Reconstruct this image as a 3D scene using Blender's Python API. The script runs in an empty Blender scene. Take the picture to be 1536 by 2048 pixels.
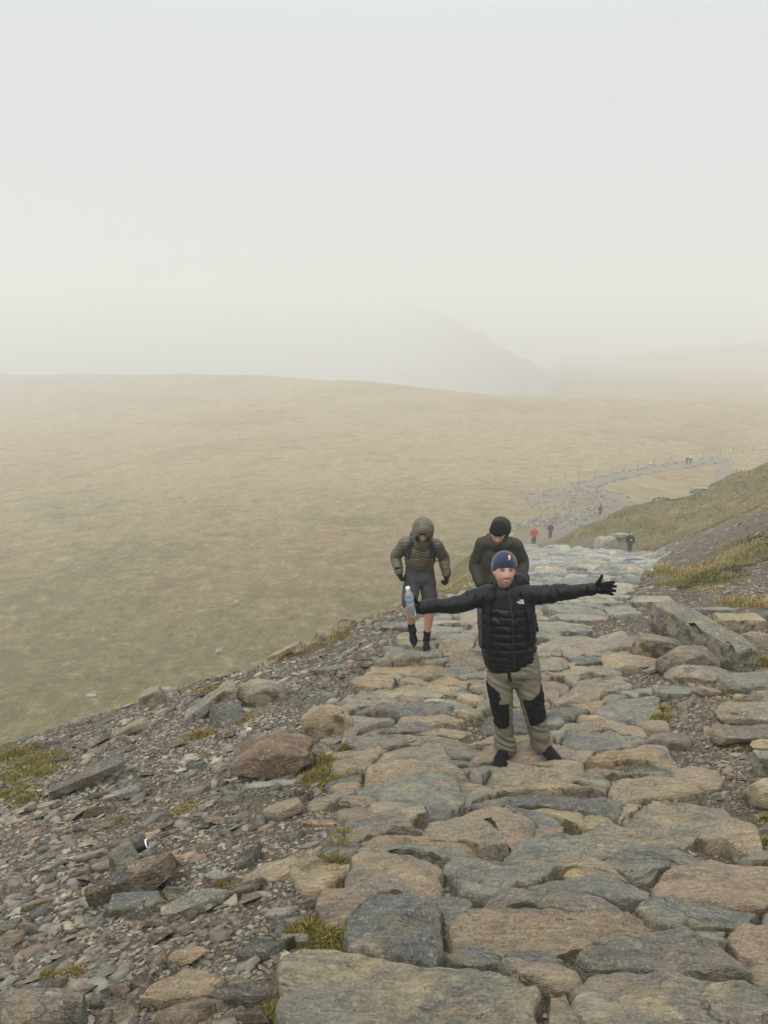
import bpy, bmesh, math, random
import numpy as np
from mathutils import Vector, Matrix, Euler, noise as mnoise
from mathutils.bvhtree import BVHTree

SC = bpy.context.scene
COL = SC.collection
R = math.radians

# ------------------------------------------------------------------ camera, world, sun
PITCH, FPX, W, HH = R(14.7), 1538.0, 1536, 2048
cam = bpy.data.cameras.new('camera'); camo = bpy.data.objects.new('camera', cam); COL.objects.link(camo)
camo.location = (0, 0, 0); camo.rotation_euler = (R(90) - PITCH, 0, 0)
cam.sensor_fit = 'VERTICAL'; cam.sensor_height = 24.0; cam.lens = 24.0 * FPX / HH
cam.clip_start = 0.05; cam.clip_end = 4000
SC.camera = camo

SUN_EL, SUN_AZ = R(52), R(205)     # behind the camera, high, veiled by cloud
world = bpy.data.worlds.new('World'); SC.world = world; world.use_nodes = True
nt = world.node_tree; nt.nodes.clear()
wo = nt.nodes.new('ShaderNodeOutputWorld'); sky = nt.nodes.new('ShaderNodeTexSky')
sky.sky_type = 'NISHITA'; sky.sun_disc = False; sky.sun_elevation = SUN_EL; sky.sun_rotation = SUN_AZ
b1 = nt.nodes.new('ShaderNodeBackground'); b1.inputs[1].default_value = 0.05
nt.links.new(sky.outputs[0], b1.inputs[0])
b2 = nt.nodes.new('ShaderNodeBackground'); b2.inputs[1].default_value = 0.915
tc = nt.nodes.new('ShaderNodeTexCoord'); sx = nt.nodes.new('ShaderNodeSeparateXYZ'); nt.links.new(tc.outputs['Generated'], sx.inputs[0])
rp = nt.nodes.new('ShaderNodeValToRGB'); nt.links.new(sx.outputs[2], rp.inputs[0])
rp.color_ramp.elements[0].position = 0.0; rp.color_ramp.elements[0].color = (0.88, 0.885, 0.86, 1)
rp.color_ramp.elements[1].position = 0.34; rp.color_ramp.elements[1].color = (0.87, 0.90, 0.91, 1)
zen = rp.color_ramp.elements.new(1.0); zen.color = (1.0, 1.0, 0.985, 1)   # an overcast sky is brightest overhead
zm = nt.nodes.new('ShaderNodeMapRange'); nt.links.new(sx.outputs[2], zm.inputs[0]); zm.inputs[1].default_value = .30; zm.inputs[2].default_value = 1.0; zm.inputs[3].default_value = 1.0; zm.inputs[4].default_value = 2.4
zmul = nt.nodes.new('ShaderNodeVectorMath'); zmul.operation = 'SCALE'; nt.links.new(rp.outputs[0], zmul.inputs[0]); nt.links.new(zm.outputs[0], zmul.inputs['Scale']); nt.links.new(zmul.outputs[0], b2.inputs[0])
mx = nt.nodes.new('ShaderNodeMixShader'); mx.inputs[0].default_value = 0.93
nt.links.new(b1.outputs[0], mx.inputs[1]); nt.links.new(b2.outputs[0], mx.inputs[2]); nt.links.new(mx.outputs[0], wo.inputs[0])

sl = bpy.data.lights.new('sun', 'SUN'); sl.energy = 1.5; sl.angle = R(25); sl.color = (1.0, 0.95, 0.86)
so = bpy.data.objects.new('sun', sl); COL.objects.link(so)
so.rotation_euler = (R(90) - SUN_EL, 0, math.pi - SUN_AZ)

SC.view_settings.view_transform = 'Standard'; SC.view_settings.look = 'None'
SC.view_settings.exposure = 0.0; SC.view_settings.gamma = 1.0; SC.view_settings.use_curve_mapping = False
cy = SC.cycles
cy.use_denoising = True; cy.max_bounces = 8; cy.diffuse_bounces = 3; cy.glossy_bounces = 3
cy.transmission_bounces = 6; cy.transparent_max_bounces = 8; cy.volume_bounces = 2
cy.caustics_reflective = False; cy.caustics_refractive = False

# ------------------------------------------------------------------ helpers
rng = np.random.default_rng(7)
random.seed(7)

def link(o, parent=None):
    COL.objects.link(o)
    if parent: o.parent = parent
    return o
def tag(o, label=None, cat=None, group=None, kind=None):
    if label: o['label'] = label
    if cat: o['category'] = cat
    if group: o['group'] = group
    if kind: o['kind'] = kind
    return o
def empty(name, loc=(0, 0, 0), rz=0, parent=None):
    o = bpy.data.objects.new(name, None); o.location = loc; o.rotation_euler = (0, 0, rz); o.empty_display_size = .1
    return link(o, parent)
def mesh_obj(name, me, mat=None, parent=None, color=None):
    o = bpy.data.objects.new(name, me)
    if mat and not me.materials: me.materials.append(mat)
    if color: o.color = (*color, 1)
    return link(o, parent)
def from_bm(name, bm, mat=None, parent=None, smooth=True, color=None):
    me = bpy.data.meshes.new(name); bm.normal_update(); bm.to_mesh(me); bm.free()
    if smooth: me.shade_smooth()
    return mesh_obj(name, me, mat, parent, color)
def np_mesh(name, V, loops, starts, totals, col=None, smooth=False):
    me = bpy.data.meshes.new(name)
    me.vertices.add(len(V)); me.vertices.foreach_set('co', np.asarray(V, np.float32).ravel())
    me.loops.add(len(loops)); me.loops.foreach_set('vertex_index', np.asarray(loops, np.int32))
    me.polygons.add(len(starts)); me.polygons.foreach_set('loop_start', np.asarray(starts, np.int32))
    me.polygons.foreach_set('loop_total', np.asarray(totals, np.int32))
    if smooth: me.polygons.foreach_set('use_smooth', np.ones(len(starts), bool))
    me.update(calc_edges=True); me.validate()
    if col is not None:
        a = me.color_attributes.new('Col', 'FLOAT_COLOR', 'POINT')
        c = np.ones((len(V), 4), np.float32); c[:, :3] = col; a.data.foreach_set('color', c.ravel())
    return me

def _h(ix, iy, s):
    n = (ix.astype(np.int64) * 374761393 + iy.astype(np.int64) * 668265263 + s * 1442695041) & 0x7fffffff
    n = ((n ^ (n >> 13)) * 1274126177) & 0x7fffffff
    n = (n ^ (n >> 16)) & 0xffffff
    return n / float(0xffffff)
def vnoise(x, y, s=0):
    x = np.asarray(x, float); y = np.asarray(y, float)
    ix = np.floor(x); iy = np.floor(y); fx = x - ix; fy = y - iy
    fx = fx * fx * (3 - 2 * fx); fy = fy * fy * (3 - 2 * fy)
    a = _h(ix, iy, s); b = _h(ix + 1, iy, s); c = _h(ix, iy + 1, s); d = _h(ix + 1, iy + 1, s)
    return (a * (1 - fx) + b * fx) * (1 - fy) + (c * (1 - fx) + d * fx) * fy - .5
def fbm(x, y, s=0, o=4, g=.5):
    r = 0; a = 1; f = 1
    for i in range(o):
        r = r + a * vnoise(x * f + 13.7 * i, y * f + 7.1 * i, s + i); a *= g; f *= 2.03
    return r
def sstep(a, b, x):
    t = np.clip((np.asarray(x, float) - a) / (b - a), 0, 1); return t * t * (3 - 2 * t)
def smax(a, b, k):
    h = np.clip(.5 + .5 * (a - b) / k, 0, 1); return b * (1 - h) + a * h + k * h * (1 - h)

# ------------------------------------------------------------------ terrain
_Y = np.linspace(-8, 1300, 26161)
def table(pts, sm=0.6):
    xs, ys = zip(*pts); v = np.interp(_Y, xs, ys)
    n = max(1, int(sm / .05)); k = np.ones(2 * n + 1) / (2 * n + 1)
    near = np.convolve(np.pad(v, n, mode='edge'), k, 'valid')
    n2 = n * 8; k2 = np.ones(2 * n2 + 1) / (2 * n2 + 1)
    far = np.convolve(np.pad(v, n2, mode='edge'), k2, 'valid')
    w = sstep(12, 30, _Y); return near * (1 - w) + far * w
T_zp = table([(-8, 1.0), (0, -1.6), (2, -2.28), (5.6, -3.60), (8.8, -4.2), (14, -5.45), (24, -8.5), (54, -17.4), (62, -19.2),
              (80, -23.6), (107, -28.7), (129, -29.5), (400, -30.5), (1300, -60)])
T_xL = table([(-8, -.4), (2.06, -.36), (3, -.2), (5.6, -.3), (7.1, -.35), (8.8, -.02), (11, .45), (14, 1.2), (24, 3.9), (44, 8.4), (54, 10.6),
              (62, 11), (80, 15), (107, 26), (120, 34), (1300, 300)])
T_xR = table([(-8, 1.4), (2.06, 1.62), (3, 1.9), (5.6, 2.42), (7.1, 2.7), (8.8, 2.95), (11, 3.65), (14, 4.6), (24, 8.6), (44, 16.6), (54, 19.6),
              (62, 17.5), (80, 22), (107, 35), (120, 44), (1300, 420)])
T_w = table([(-8, 15), (5, 8.5), (7, 5.6), (8, 4.55), (9, 2.95), (10.5, 1.65), (12, 1.1), (14, .9), (24, 1.2), (60, 3), (1300, 3)], .3)
T_sR = table([(-8, .03), (8, .05), (13, .12), (22, .27), (30, .45), (55, .55), (70, .50), (84, .12), (100, 0), (1300, 0)])
def tb(T, Y): return np.interp(Y, _Y, T)
T_edge = ([-.6, -.5, -.25, 0, .15, .28, .5, .8], [620, 600, 441, 326, 283, 267, 241, 220])

def plain(x, Y):
    d = np.hypot(x, Y)
    z = -30 + .055 * np.minimum(x, 0) + fbm(x / 90, Y / 90, 3, 3) * 2.6 * sstep(50, 150, Y)
    z = z + fbm(x / 14, Y / 14, 9, 3) * .5 + fbm(x / 3.1, Y / 3.1, 19, 2) * .16
    t = x / np.maximum(Y, 1)
    de = np.interp(t, *T_edge)
    over = np.maximum(Y - de, 0)
    drop = np.minimum(.0012 * over ** 2 + .08 * over, 66)
    z = z - drop
    # central hill and left mountain behind it
    hr = np.interp(x, [-900, 40, 62, 85, 118, 136, 160, 185, 220, 300], [22, 20, 8, -3, -34, -47, -61, -90, -125, -150]) + fbm(x / 60, x * 0, 88, 3) * 4
    yr = np.interp(x, [30, 60, 85, 118, 136, 160, 220], [1950, 1600, 1200, 800, 650, 560, 520]); fw = np.clip(yr * .28, 130, 400)
    u = sstep(0, 1, (Y - (yr - fw)) / fw)
    hill = -125 + (hr + 125) * u + fbm(x / 40, Y / 60, 31, 4) * 8 * u
    tr = np.interp(x, [60, 140, 168, 191, 258, 371, 700], [-170, -108, -74, -58, -43, -32, -20])
    u2 = np.clip((Y - 560) / 200, 0, 1)
    rh = -120 + (tr + 120) * u2 + fbm((x + Y * .4) / 38, Y / 26, 41, 4) * 12 * (u2 * (1 - u2) * 3 + .15)
    hill = hill - np.maximum(Y - yr - 80, 0) * .35
    rh = rh - np.maximum(Y - 800, 0) * .3
    far_floor = -150.0
    return np.maximum(smax(smax(z, hill, 6), rh, 6), far_floor)

def Hf(x, Y):
    x = np.asarray(x, float); Y = np.asarray(Y, float)
    zc = tb(T_zp, Y); xL = tb(T_xL, Y); xR = tb(T_xR, Y); w = tb(T_w, Y)
    dl = np.maximum(xL - x, 0); dr = np.maximum(x - xR, 0)
    sl_ = np.interp(Y, [0, 9, 12, 60], [.2, .21, .17, .12])
    shelf = -sl_ * np.minimum(dl, w)
    ov = np.maximum(dl - w, 0)
    shelf = shelf - (.9 * ov - .9 * .8 * (1 - np.exp(-ov / .8)) + .2 * ov)
    bank = np.minimum(tb(T_sR, Y) * dr, 14)
    lip = .22 * np.exp(-((x - xR - .5) / .35) ** 2) * sstep(13, 22, Y) * (1 - sstep(56, 62, Y))
    F = zc + shelf + bank + lip
    off = np.maximum(dl, dr)
    F = F + fbm(x / 1.3, Y / 1.3, 5, 4) * .10 * sstep(0, 1.0, off)
    F = F + fbm(x / 5, Y / 5, 6, 3) * .55 * sstep(.5, 5, off) * sstep(10, 26, Y)
    F = F - .05 * (1 - sstep(0, .3, off)) * (1 - sstep(58, 64, Y)) + fbm(x / .35, Y / .35, 8, 2) * .03
    F = F + .34 * fbm(x / 1.6, Y / 1.6, 14, 3) * sstep(12, 20, Y) * sstep(.3, 2, dr)
    F = F + .8 * fbm(x / 9, Y / 9, 12, 3) * sstep(25, 45, Y) * sstep(.5, 4, dr)
    F = F + 2.3 * np.exp(-((x - 20.5) / 3.6) ** 2 - ((Y - 62) / 3.6) ** 2) + 1.3 * np.exp(-((x - 16.6) / 2.3) ** 2 - ((Y - 60.5) / 2.6) ** 2) + 1.2 * np.exp(-((x - 24) / 3.0) ** 2 - ((Y - 70) / 5) ** 2)
    P = plain(x, Y)
    k = np.interp(Y, [0, 20, 60, 140], [.5, 1.5, 4, 1.5])
    far = sstep(118, 150, Y)
    return smax(F - far * 8, P, k)

def pixdir(u, v):
    a = (u - W / 2) / FPX; b = (v - HH / 2) / FPX
    c, s = math.cos(PITCH), math.sin(PITCH)
    return a, c - b * s, -s - b * c
_YS = 1.0 * (900 / 1.0) ** (np.arange(2600) / 2599.0)
def hit(u, v, lift=0.0):
    a, dy, dz = pixdir(u, v)
    xs = a / dy * _YS; zs = dz / dy * _YS
    d = zs - (Hf(xs, _YS) + lift)
    i = int(np.argmax(d < 0)) if (d < 0).any() else len(d) - 1
    i = max(i, 1)
    t = d[i - 1] / (d[i - 1] - d[i] + 1e-9)
    Y = _YS[i - 1] + t * (_YS[i] - _YS[i - 1])
    return np.array([a / dy * Y, Y, dz / dy * Y])
def depth(p): return p[1] * math.cos(PITCH) - p[2] * math.sin(PITCH)
def Hs(x, y): return float(Hf(np.array([x]), np.array([y]))[0])

# ------------------------------------------------------------------ materials
def new_mat(name):
    m = bpy.data.materials.new(name); m.use_nodes = True
    return m, m.node_tree, m.node_tree.nodes['Principled BSDF']
class NB:
    def __init__(s, nt): s.nt = nt; s.L = nt.links.new
    def n(s, t, **kw):
        nd = s.nt.nodes.new(t)
        for k, v in kw.items(): setattr(nd, k, v)
        return nd
    def noise(s, vec, scale, detail=4, rough=.55, dist=0):
        nd = s.n('ShaderNodeTexNoise'); nd.inputs['Scale'].default_value = scale; nd.inputs['Detail'].default_value = detail
        nd.inputs['Roughness'].default_value = rough; nd.inputs['Distortion'].default_value = dist
        if vec is not None: s.L(vec, nd.inputs['Vector'])
        return nd.outputs['Fac']
    def ramp(s, fac, stops):
        nd = s.n('ShaderNodeValToRGB'); s.L(fac, nd.inputs[0]); e = nd.color_ramp.elements
        while len(e) < len(stops): e.new(.5)
        for i, (p, c) in enumerate(stops):
            e[i].position = p; e[i].color = (*c, 1) if not np.isscalar(c) else (c, c, c, 1)
        return nd.outputs[0]
    def mix(s, fac, a, b, mode='MIX'):
        nd = s.n('ShaderNodeMix'); nd.data_type = 'RGBA'; nd.blend_type = mode
        for k, v in ((0, fac), (6, a), (7, b)):
            if hasattr(v, 'links') or hasattr(v, 'is_linked'): s.L(v, nd.inputs[k])
            else: nd.inputs[k].default_value = (*v, 1) if not np.isscalar(v) else v
        return nd.outputs[2]
    def math(s, op, a, b=None):
        nd = s.n('ShaderNodeMath'); nd.operation = op
        for k, v in ((0, a), (1, b)):
            if v is None: continue
            if np.isscalar(v): nd.inputs[k].default_value = v
            else: s.L(v, nd.inputs[k])
        return nd.outputs[0]
    def mapping(s, vec, scale, rot=(0, 0, 0)):
        nd = s.n('ShaderNodeMapping'); nd.inputs['Scale'].default_value = scale; nd.inputs['Rotation'].default_value = rot
        s.L(vec, nd.inputs['Vector']); return nd.outputs[0]
    def bump(s, hgt, strength, dist, normal=None):
        nd = s.n('ShaderNodeBump'); nd.inputs['Strength'].default_value = strength; nd.inputs['Distance'].default_value = dist
        s.L(hgt, nd.inputs['Height'])
        if normal is not None: s.L(normal, nd.inputs['Normal'])
        return nd.outputs[0]

def stone_material(name, rough=(.42, .75), lichen=.5):
    m, nt, p = new_mat(name); b = NB(nt)
    geo = b.n('ShaderNodeNewGeometry').outputs['Position']
    oi = b.n('ShaderNodeObjectInfo')
    # offset the pattern per object so no two stones match
    off = b.n('ShaderNodeVectorMath'); off.operation = 'SCALE'
    cmb = b.n('ShaderNodeCombineXYZ'); b.L(oi.outputs['Random'], cmb.inputs[0]); b.L(oi.outputs['Random'], cmb.inputs[1])
    b.L(cmb.outputs[0], off.inputs[0]); off.inputs['Scale'].default_value = 37.0
    add = b.n('ShaderNodeVectorMath'); b.L(geo, add.inputs[0]); b.L(off.outputs[0], add.inputs[1]); v = add.outputs[0]
    base = oi.outputs['Color']
    big = b.noise(v, 3.2, 5, .6, .6)
    c = b.mix(b.ramp(big, [(.30, 0.0), (.70, 1.0)]), b.mix(1.0, base, (.64, .67, .70), 'MULTIPLY'), b.mix(1.0, base, (1.40, 1.28, 1.06), 'MULTIPLY'))
    sel = b.math('MULTIPLY', b.math('SUBTRACT', oi.outputs['Random'], .5), .22)
    two = b.math('ADD', b.noise(b.mapping(v, (1, 1.9, 1), (0, 0, .3)), 2.6, 6, .62, .9), sel)
    c = b.mix(b.ramp(two, [(.52, 0.0), (.585, .55)]), c, (.225, .235, .23))
    two2 = b.math('SUBTRACT', b.noise(b.mapping(v, (1, 2.2, 1), (0, 0, -.2)), 3.1, 6, .62, .9), sel)
    c = b.mix(b.ramp(two2, [(.54, 0.0), (.60, .62)]), c, (.54, .40, .26))
    strat = b.noise(b.mapping(v, (2.2, 5, 40), (.25, .12, .3)), 2.2, 5, .65, .8)
    c = b.mix(b.ramp(strat, [(.35, .0), (.65, .55)]), c, b.mix(1.0, c, (.66, .67, .67), 'MULTIPLY'))
    streak = b.noise(b.mapping(v, (3, 17, 17), (0, 0, .22)), 3.0, 6, .68, 1.2)
    c = b.mix(b.ramp(streak, [(.44, 0.0), (.52, .55), (.60, 0)]), c, b.mix(1.0, c, (.48, .48, .46), 'MULTIPLY'))
    c = b.mix(b.ramp(streak, [(.60, 0.0), (.76, .7)]), c, b.mix(1.0, c, (1.5, 1.38, 1.15), 'MULTIPLY'))
    ochre = b.noise(v, 5.5, 6, .7, .4)
    c = b.mix(b.ramp(ochre, [(.53, 0.0), (.64, .5 * lichen + .3)]), c, (.42, .31, .17))
    spk = b.noise(v, 75, 4, .7)
    c = b.mix(b.ramp(spk, [(.32, .9), (.46, 0)]), c, b.mix(1.0, c, (.35, .34, .33), 'MULTIPLY'))
    c = b.mix(b.ramp(spk, [(.56, 0.0), (.70, .85)]), c, (.56, .49, .36))
    lich = b.noise(v, 22, 5, .7, .5)
    c = b.mix(b.ramp(lich, [(.58, 0.0), (.63, .3 + .6 * lichen)]), c, (.50, .465, .37))
    # moss and dirt settled on steep lower flanks
    nrm = b.n('ShaderNodeSeparateXYZ'); b.L(b.n('ShaderNodeNewGeometry').outputs['True Normal'], nrm.inputs[0])
    side = b.math('SUBTRACT', .62, nrm.outputs[2])
    mossn = b.math('MULTIPLY', b.ramp(side, [(0.0, 0.0), (.35, 1.0)]), b.ramp(b.noise(v, 9, 4, .6), [(.48, 0.0), (.60, .8)]))
    c = b.mix(mossn, c, (.085, .075, .022))
    vo = b.n('ShaderNodeTexVoronoi'); vo.feature = 'DISTANCE_TO_EDGE'; vo.inputs['Scale'].default_value = 2.6; vo.inputs['Randomness'].default_value = 1
    wv = b.n('ShaderNodeVectorMath'); b.L(b.mapping(v, (1, 2.4, 1), (0, 0, .35)), wv.inputs[0]); wn = b.n('ShaderNodeTexNoise'); wn.inputs['Scale'].default_value = 4; wn.inputs['Detail'].default_value = 6; b.L(v, wn.inputs['Vector']); 
    ws = b.n('ShaderNodeVectorMath'); ws.operation = 'SCALE'; b.L(wn.outputs['Color'], ws.inputs[0]); ws.inputs['Scale'].default_value = .75; b.L(ws.outputs[0], wv.inputs[1]); b.L(wv.outputs[0], vo.inputs['Vector'])
    crack = b.math('MULTIPLY', b.ramp(vo.outputs['Distance'], [(0.0, 1.0), (.022, 0.0)]), b.ramp(b.noise(v, 2.4, 4), [(.50, 0.0), (.58, 1.0)]))
    c = b.mix(b.math('MULTIPLY', crack, .75), c, b.mix(1.0, c, (.3, .28, .25), 'MULTIPLY'))
    b.L(c, p.inputs['Base Color'])
    rr = b.ramp(b.noise(v, 6, 4), [(.35, rough[0]), (.65, rough[1])]); b.L(rr, p.inputs['Roughness'])
    p.inputs['Specular IOR Level'].default_value = .5
    h1 = b.noise(v, 14, 8, .68, .3); h2 = b.noise(v, 55, 5, .8)
    hh = b.math('ADD', b.math('MULTIPLY', h1, .9), b.math('MULTIPLY', h2, .45))
    hh = b.math('ADD', hh, b.math('MULTIPLY', streak, 1.3)); hh = b.math('SUBTRACT', hh, b.math('MULTIPLY', crack, .35)); hh = b.math('ADD', hh, b.math('MULTIPLY', strat, .4))
    b.L(b.bump(hh, 1.0, .04), p.inputs['Normal'])
    return m
M_STONE = stone_material('wet_paving_stone', (.24, .58), .4)
M_ROCK = stone_material('weathered_rock', (.5, .85), .5)
M_LICHEN = stone_material('lichen_covered_rock', (.7, .95), 1.0)

def attr_material(name, rough=.6, var=.35, scale=30, bump=.006, spec=.4):
    m, nt, p = new_mat(name); b = NB(nt)
    at = b.n('ShaderNodeAttribute', attribute_name='Col').outputs['Color']
    geo = b.n('ShaderNodeNewGeometry').outputs['Position']
    n = b.noise(geo, scale, 5, .65)
    c = b.mix(b.ramp(n, [(.3, var), (.5, 0)]), at, b.mix(1.0, at, (.5, .5, .5), 'MULTIPLY'))
    c = b.mix(b.ramp(n, [(.52, 0.0), (.72, var)]), c, b.mix(1.0, at, (1.7, 1.6, 1.4), 'MULTIPLY'))
    b.L(c, p.inputs['Base Color']); p.inputs['Roughness'].default_value = rough; p.inputs['Specular IOR Level'].default_value = spec
    b.L(b.bump(b.noise(geo, scale * 2, 5, .65), .8, bump), p.inputs['Normal'])
    return m
M_SHARD = attr_material('slate_shards', .5, .45, 40, .006, .45)

def ground_material():
    m, nt, p = new_mat('hillside_ground'); b = NB(nt)
    at = b.n('ShaderNodeAttribute', attribute_name='Mask').outputs['Color']
    sp = b.n('ShaderNodeSeparateColor'); b.L(at, sp.inputs[0]); scree, grav, dry = sp.outputs
    geo = b.n('ShaderNodeNewGeometry').outputs['Position']
    flat = b.mapping(geo, (1, 1, .3))
    n1 = b.noise(flat, .022, 5, .6, .5); n2 = b.noise(flat, .16, 6, .65, .6); n3 = b.noise(flat, 1.1, 8, .78, 0); n4 = b.noise(flat, 9, 4, .7)
    green = b.mix(b.ramp(n3, [(.35, 0.0), (.65, 1.0)]), (.108, .098, .028), (.235, .20, .068))
    tan = b.mix(b.ramp(n3, [(.32, 0.0), (.68, 1.0)]), (.30, .23, .112), (.50, .395, .215))
    f = b.math('ADD', dry, b.math('MULTIPLY', b.math('SUBTRACT', n2, .5), 1.5))
    f = b.math('ADD', f, b.math('MULTIPLY', b.math('SUBTRACT', n1, .5), 1.3))
    g = b.mix(b.ramp(f, [(.2, 0.0), (.75, 1.0)]), green, tan)
    g = b.mix(b.ramp(n1, [(.46, .0), (.60, .65)]), g, b.mix(1.0, g, (.72, .60, .47), 'MULTIPLY'))
    g = b.mix(b.ramp(n2, [(.53, 0.0), (.64, .75)]), g, b.mix(1.0, g, (.56, .47, .38), 'MULTIPLY'))
    n5 = b.noise(flat, .45, 9, .82, 0)
    g = b.mix(b.ramp(n5, [(.36, .65), (.50, 0)]), g, b.mix(1.0, g, (.50, .48, .42), 'MULTIPLY'))
    g = b.mix(b.ramp(n5, [(.53, 0.0), (.68, .5)]), g, (.56, .47, .29))
    n6 = b.noise(b.mapping(flat, (1, .55, 1)), 2.4, 6, .85, 0)
    g = b.mix(b.ramp(n6, [(.34, .75), (.50, 0)]), g, b.mix(1.0, g, (.42, .38, .30), 'MULTIPLY'))
    g = b.mix(b.ramp(n6, [(.52, 0.0), (.68, .55)]), g, b.mix(1.0, g, (1.5, 1.42, 1.3), 'MULTIPLY'))
    g = b.mix(b.ramp(n4, [(.34, .7), (.5, 0)]), g, b.mix(1.0, g, (.40, .40, .36), 'MULTIPLY'))
    g = b.mix(b.ramp(n4, [(.56, 0.0), (.72, .5)]), g, (.52, .43, .25))
    s1 = b.noise(geo, 60, 5, .75); s2 = b.noise(geo, 2.2, 4)
    sc = b.ramp(s1, [(.28, (.036, .030, .023)), (.42, (.105, .084, .062)), (.52, (.185, .155, .118)), (.63, (.27, .245, .195)), (.78, (.42, .39, .32))])
    sc = b.mix(b.ramp(s2, [(.4, 0.0), (.6, .6)]), sc, b.mix(1.0, sc, (.85, .76, .66), 'MULTIPLY'))
    s3 = b.noise(geo, 5, 5, .8)
    gr = b.ramp(s3, [(.3, (.085, .066, .046)), (.5, (.215, .18, .135)), (.7, (.39, .34, .26))])
    c = b.mix(grav, g, gr)
    edge = b.math('ADD', scree, b.math('MULTIPLY', b.math('SUBTRACT', b.noise(geo, 3.2, 5, .7), .5), 1.0))
    c = b.mix(b.ramp(edge, [(.38, 0.0), (.58, 1.0)]), c, sc)
    b.L(c, p.inputs['Base Color']); p.inputs['Roughness'].default_value = .85; p.inputs['Specular IOR Level'].default_value = .2
    hb = b.math('ADD', b.math('MULTIPLY', n3, .5), b.math('MULTIPLY', n4, .12)); hb = b.math('ADD', hb, b.math('MULTIPLY', n6, .35))
    nn = b.bump(hb, .9, .7)
    nn = b.bump(s1, .9, .02, nn)
    b.L(nn, p.inputs['Normal'])
    return m
M_GROUND = ground_material()

def grass_material():
    m, nt, p = new_mat('grass_blades'); b = NB(nt)
    at = b.n('ShaderNodeAttribute', attribute_name='Col').outputs['Color']
    b.L(at, p.inputs['Base Color']); p.inputs['Roughness'].default_value = .65; p.inputs['Specular IOR Level'].default_value = .25
    tr = b.n('ShaderNodeBsdfTranslucent'); b.L(at, tr.inputs[0]); ms = b.n('ShaderNodeMixShader'); ms.inputs[0].default_value = .3
    b.L(p.outputs[0], ms.inputs[1]); b.L(tr.outputs[0], ms.inputs[2]); b.L(ms.outputs[0], nt.nodes['Material Output'].inputs[0])
    return m
M_GRASS = grass_material()

def plain_mat(name, col, rough=.6, spec=.4, bscale=0, bstr=.4, bdist=.003, var=.0, sheen=0, metal=0):
    m, nt, p = new_mat(name); b = NB(nt)
    tcn = b.n('ShaderNodeTexCoord').outputs['Object']
    n = b.noise(tcn, bscale or 20, 4, .6)
    c = b.mix(b.ramp(n, [(.3, 0.0), (.7, 1.0)]), tuple(x * (1 - var) for x in col), tuple(min(1, x * (1 + var)) for x in col))
    b.L(c, p.inputs['Base Color']); p.inputs['Roughness'].default_value = rough; p.inputs['Specular IOR Level'].default_value = spec
    p.inputs['Sheen Weight'].default_value = sheen; p.inputs['Metallic'].default_value = metal
    if bscale: b.L(b.bump(n, bstr, bdist), p.inputs['Normal'])
    return m

# ------------------------------------------------------------------ far path, ground sheet
far_line = np.array([hit(u, v) for u, v in ((1190, 1042), (1222, 1022), (1275, 1010), (1232, 990), (1158, 974), (1240, 951), (1345, 934), (1446, 917), (1560, 908))])
far_w = [3.0, 3.2, 2.4, 2.2, 2.6, 2.4, 2.0, 2.0, 2.0]
def seg_dist(x, Y, line):
    best = np.full(np.shape(x), 1e9)
    for i in range(len(line) - 1):
        a = line[i][:2]; d = line[i + 1][:2] - a; L2 = (d ** 2).sum()
        t = np.clip(((x - a[0]) * d[0] + (Y - a[1]) * d[1]) / L2, 0, 1)
        best = np.minimum(best, np.hypot(x - a[0] - t * d[0], Y - a[1] - t * d[1]))
    return best
rub = [(hit(u, v), r) for u, v, r in ((1130, 1050, 5), (1100, 1040, 5), (1165, 1030, 4), (1195, 1005, 4.5), (1110, 1000, 7), (1150, 990, 6), (1060, 1045, 3), (1050,1150,1.2), (1000,1165,.8))]
BANK_SCREE = [np.array([hit(u, v)[:2] for u, v in pl]) for pl in (
    [(1230, 1118), (1320, 1092), (1400, 1072), (1540, 1022), (1600, 1010), (1600, 1040), (1536, 1064), (1470, 1090), (1400, 1128), (1340, 1138), (1280, 1128)],
    [(1345, 1212), (1378, 1180), (1440, 1158), (1530, 1112), (1600, 1090), (1600, 1130), (1500, 1165), (1430, 1200), (1410, 1222), (1370, 1222)],
    [(1440, 1180), (1536, 1150), (1600, 1150), (1600, 1165), (1500, 1180)])]
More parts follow.
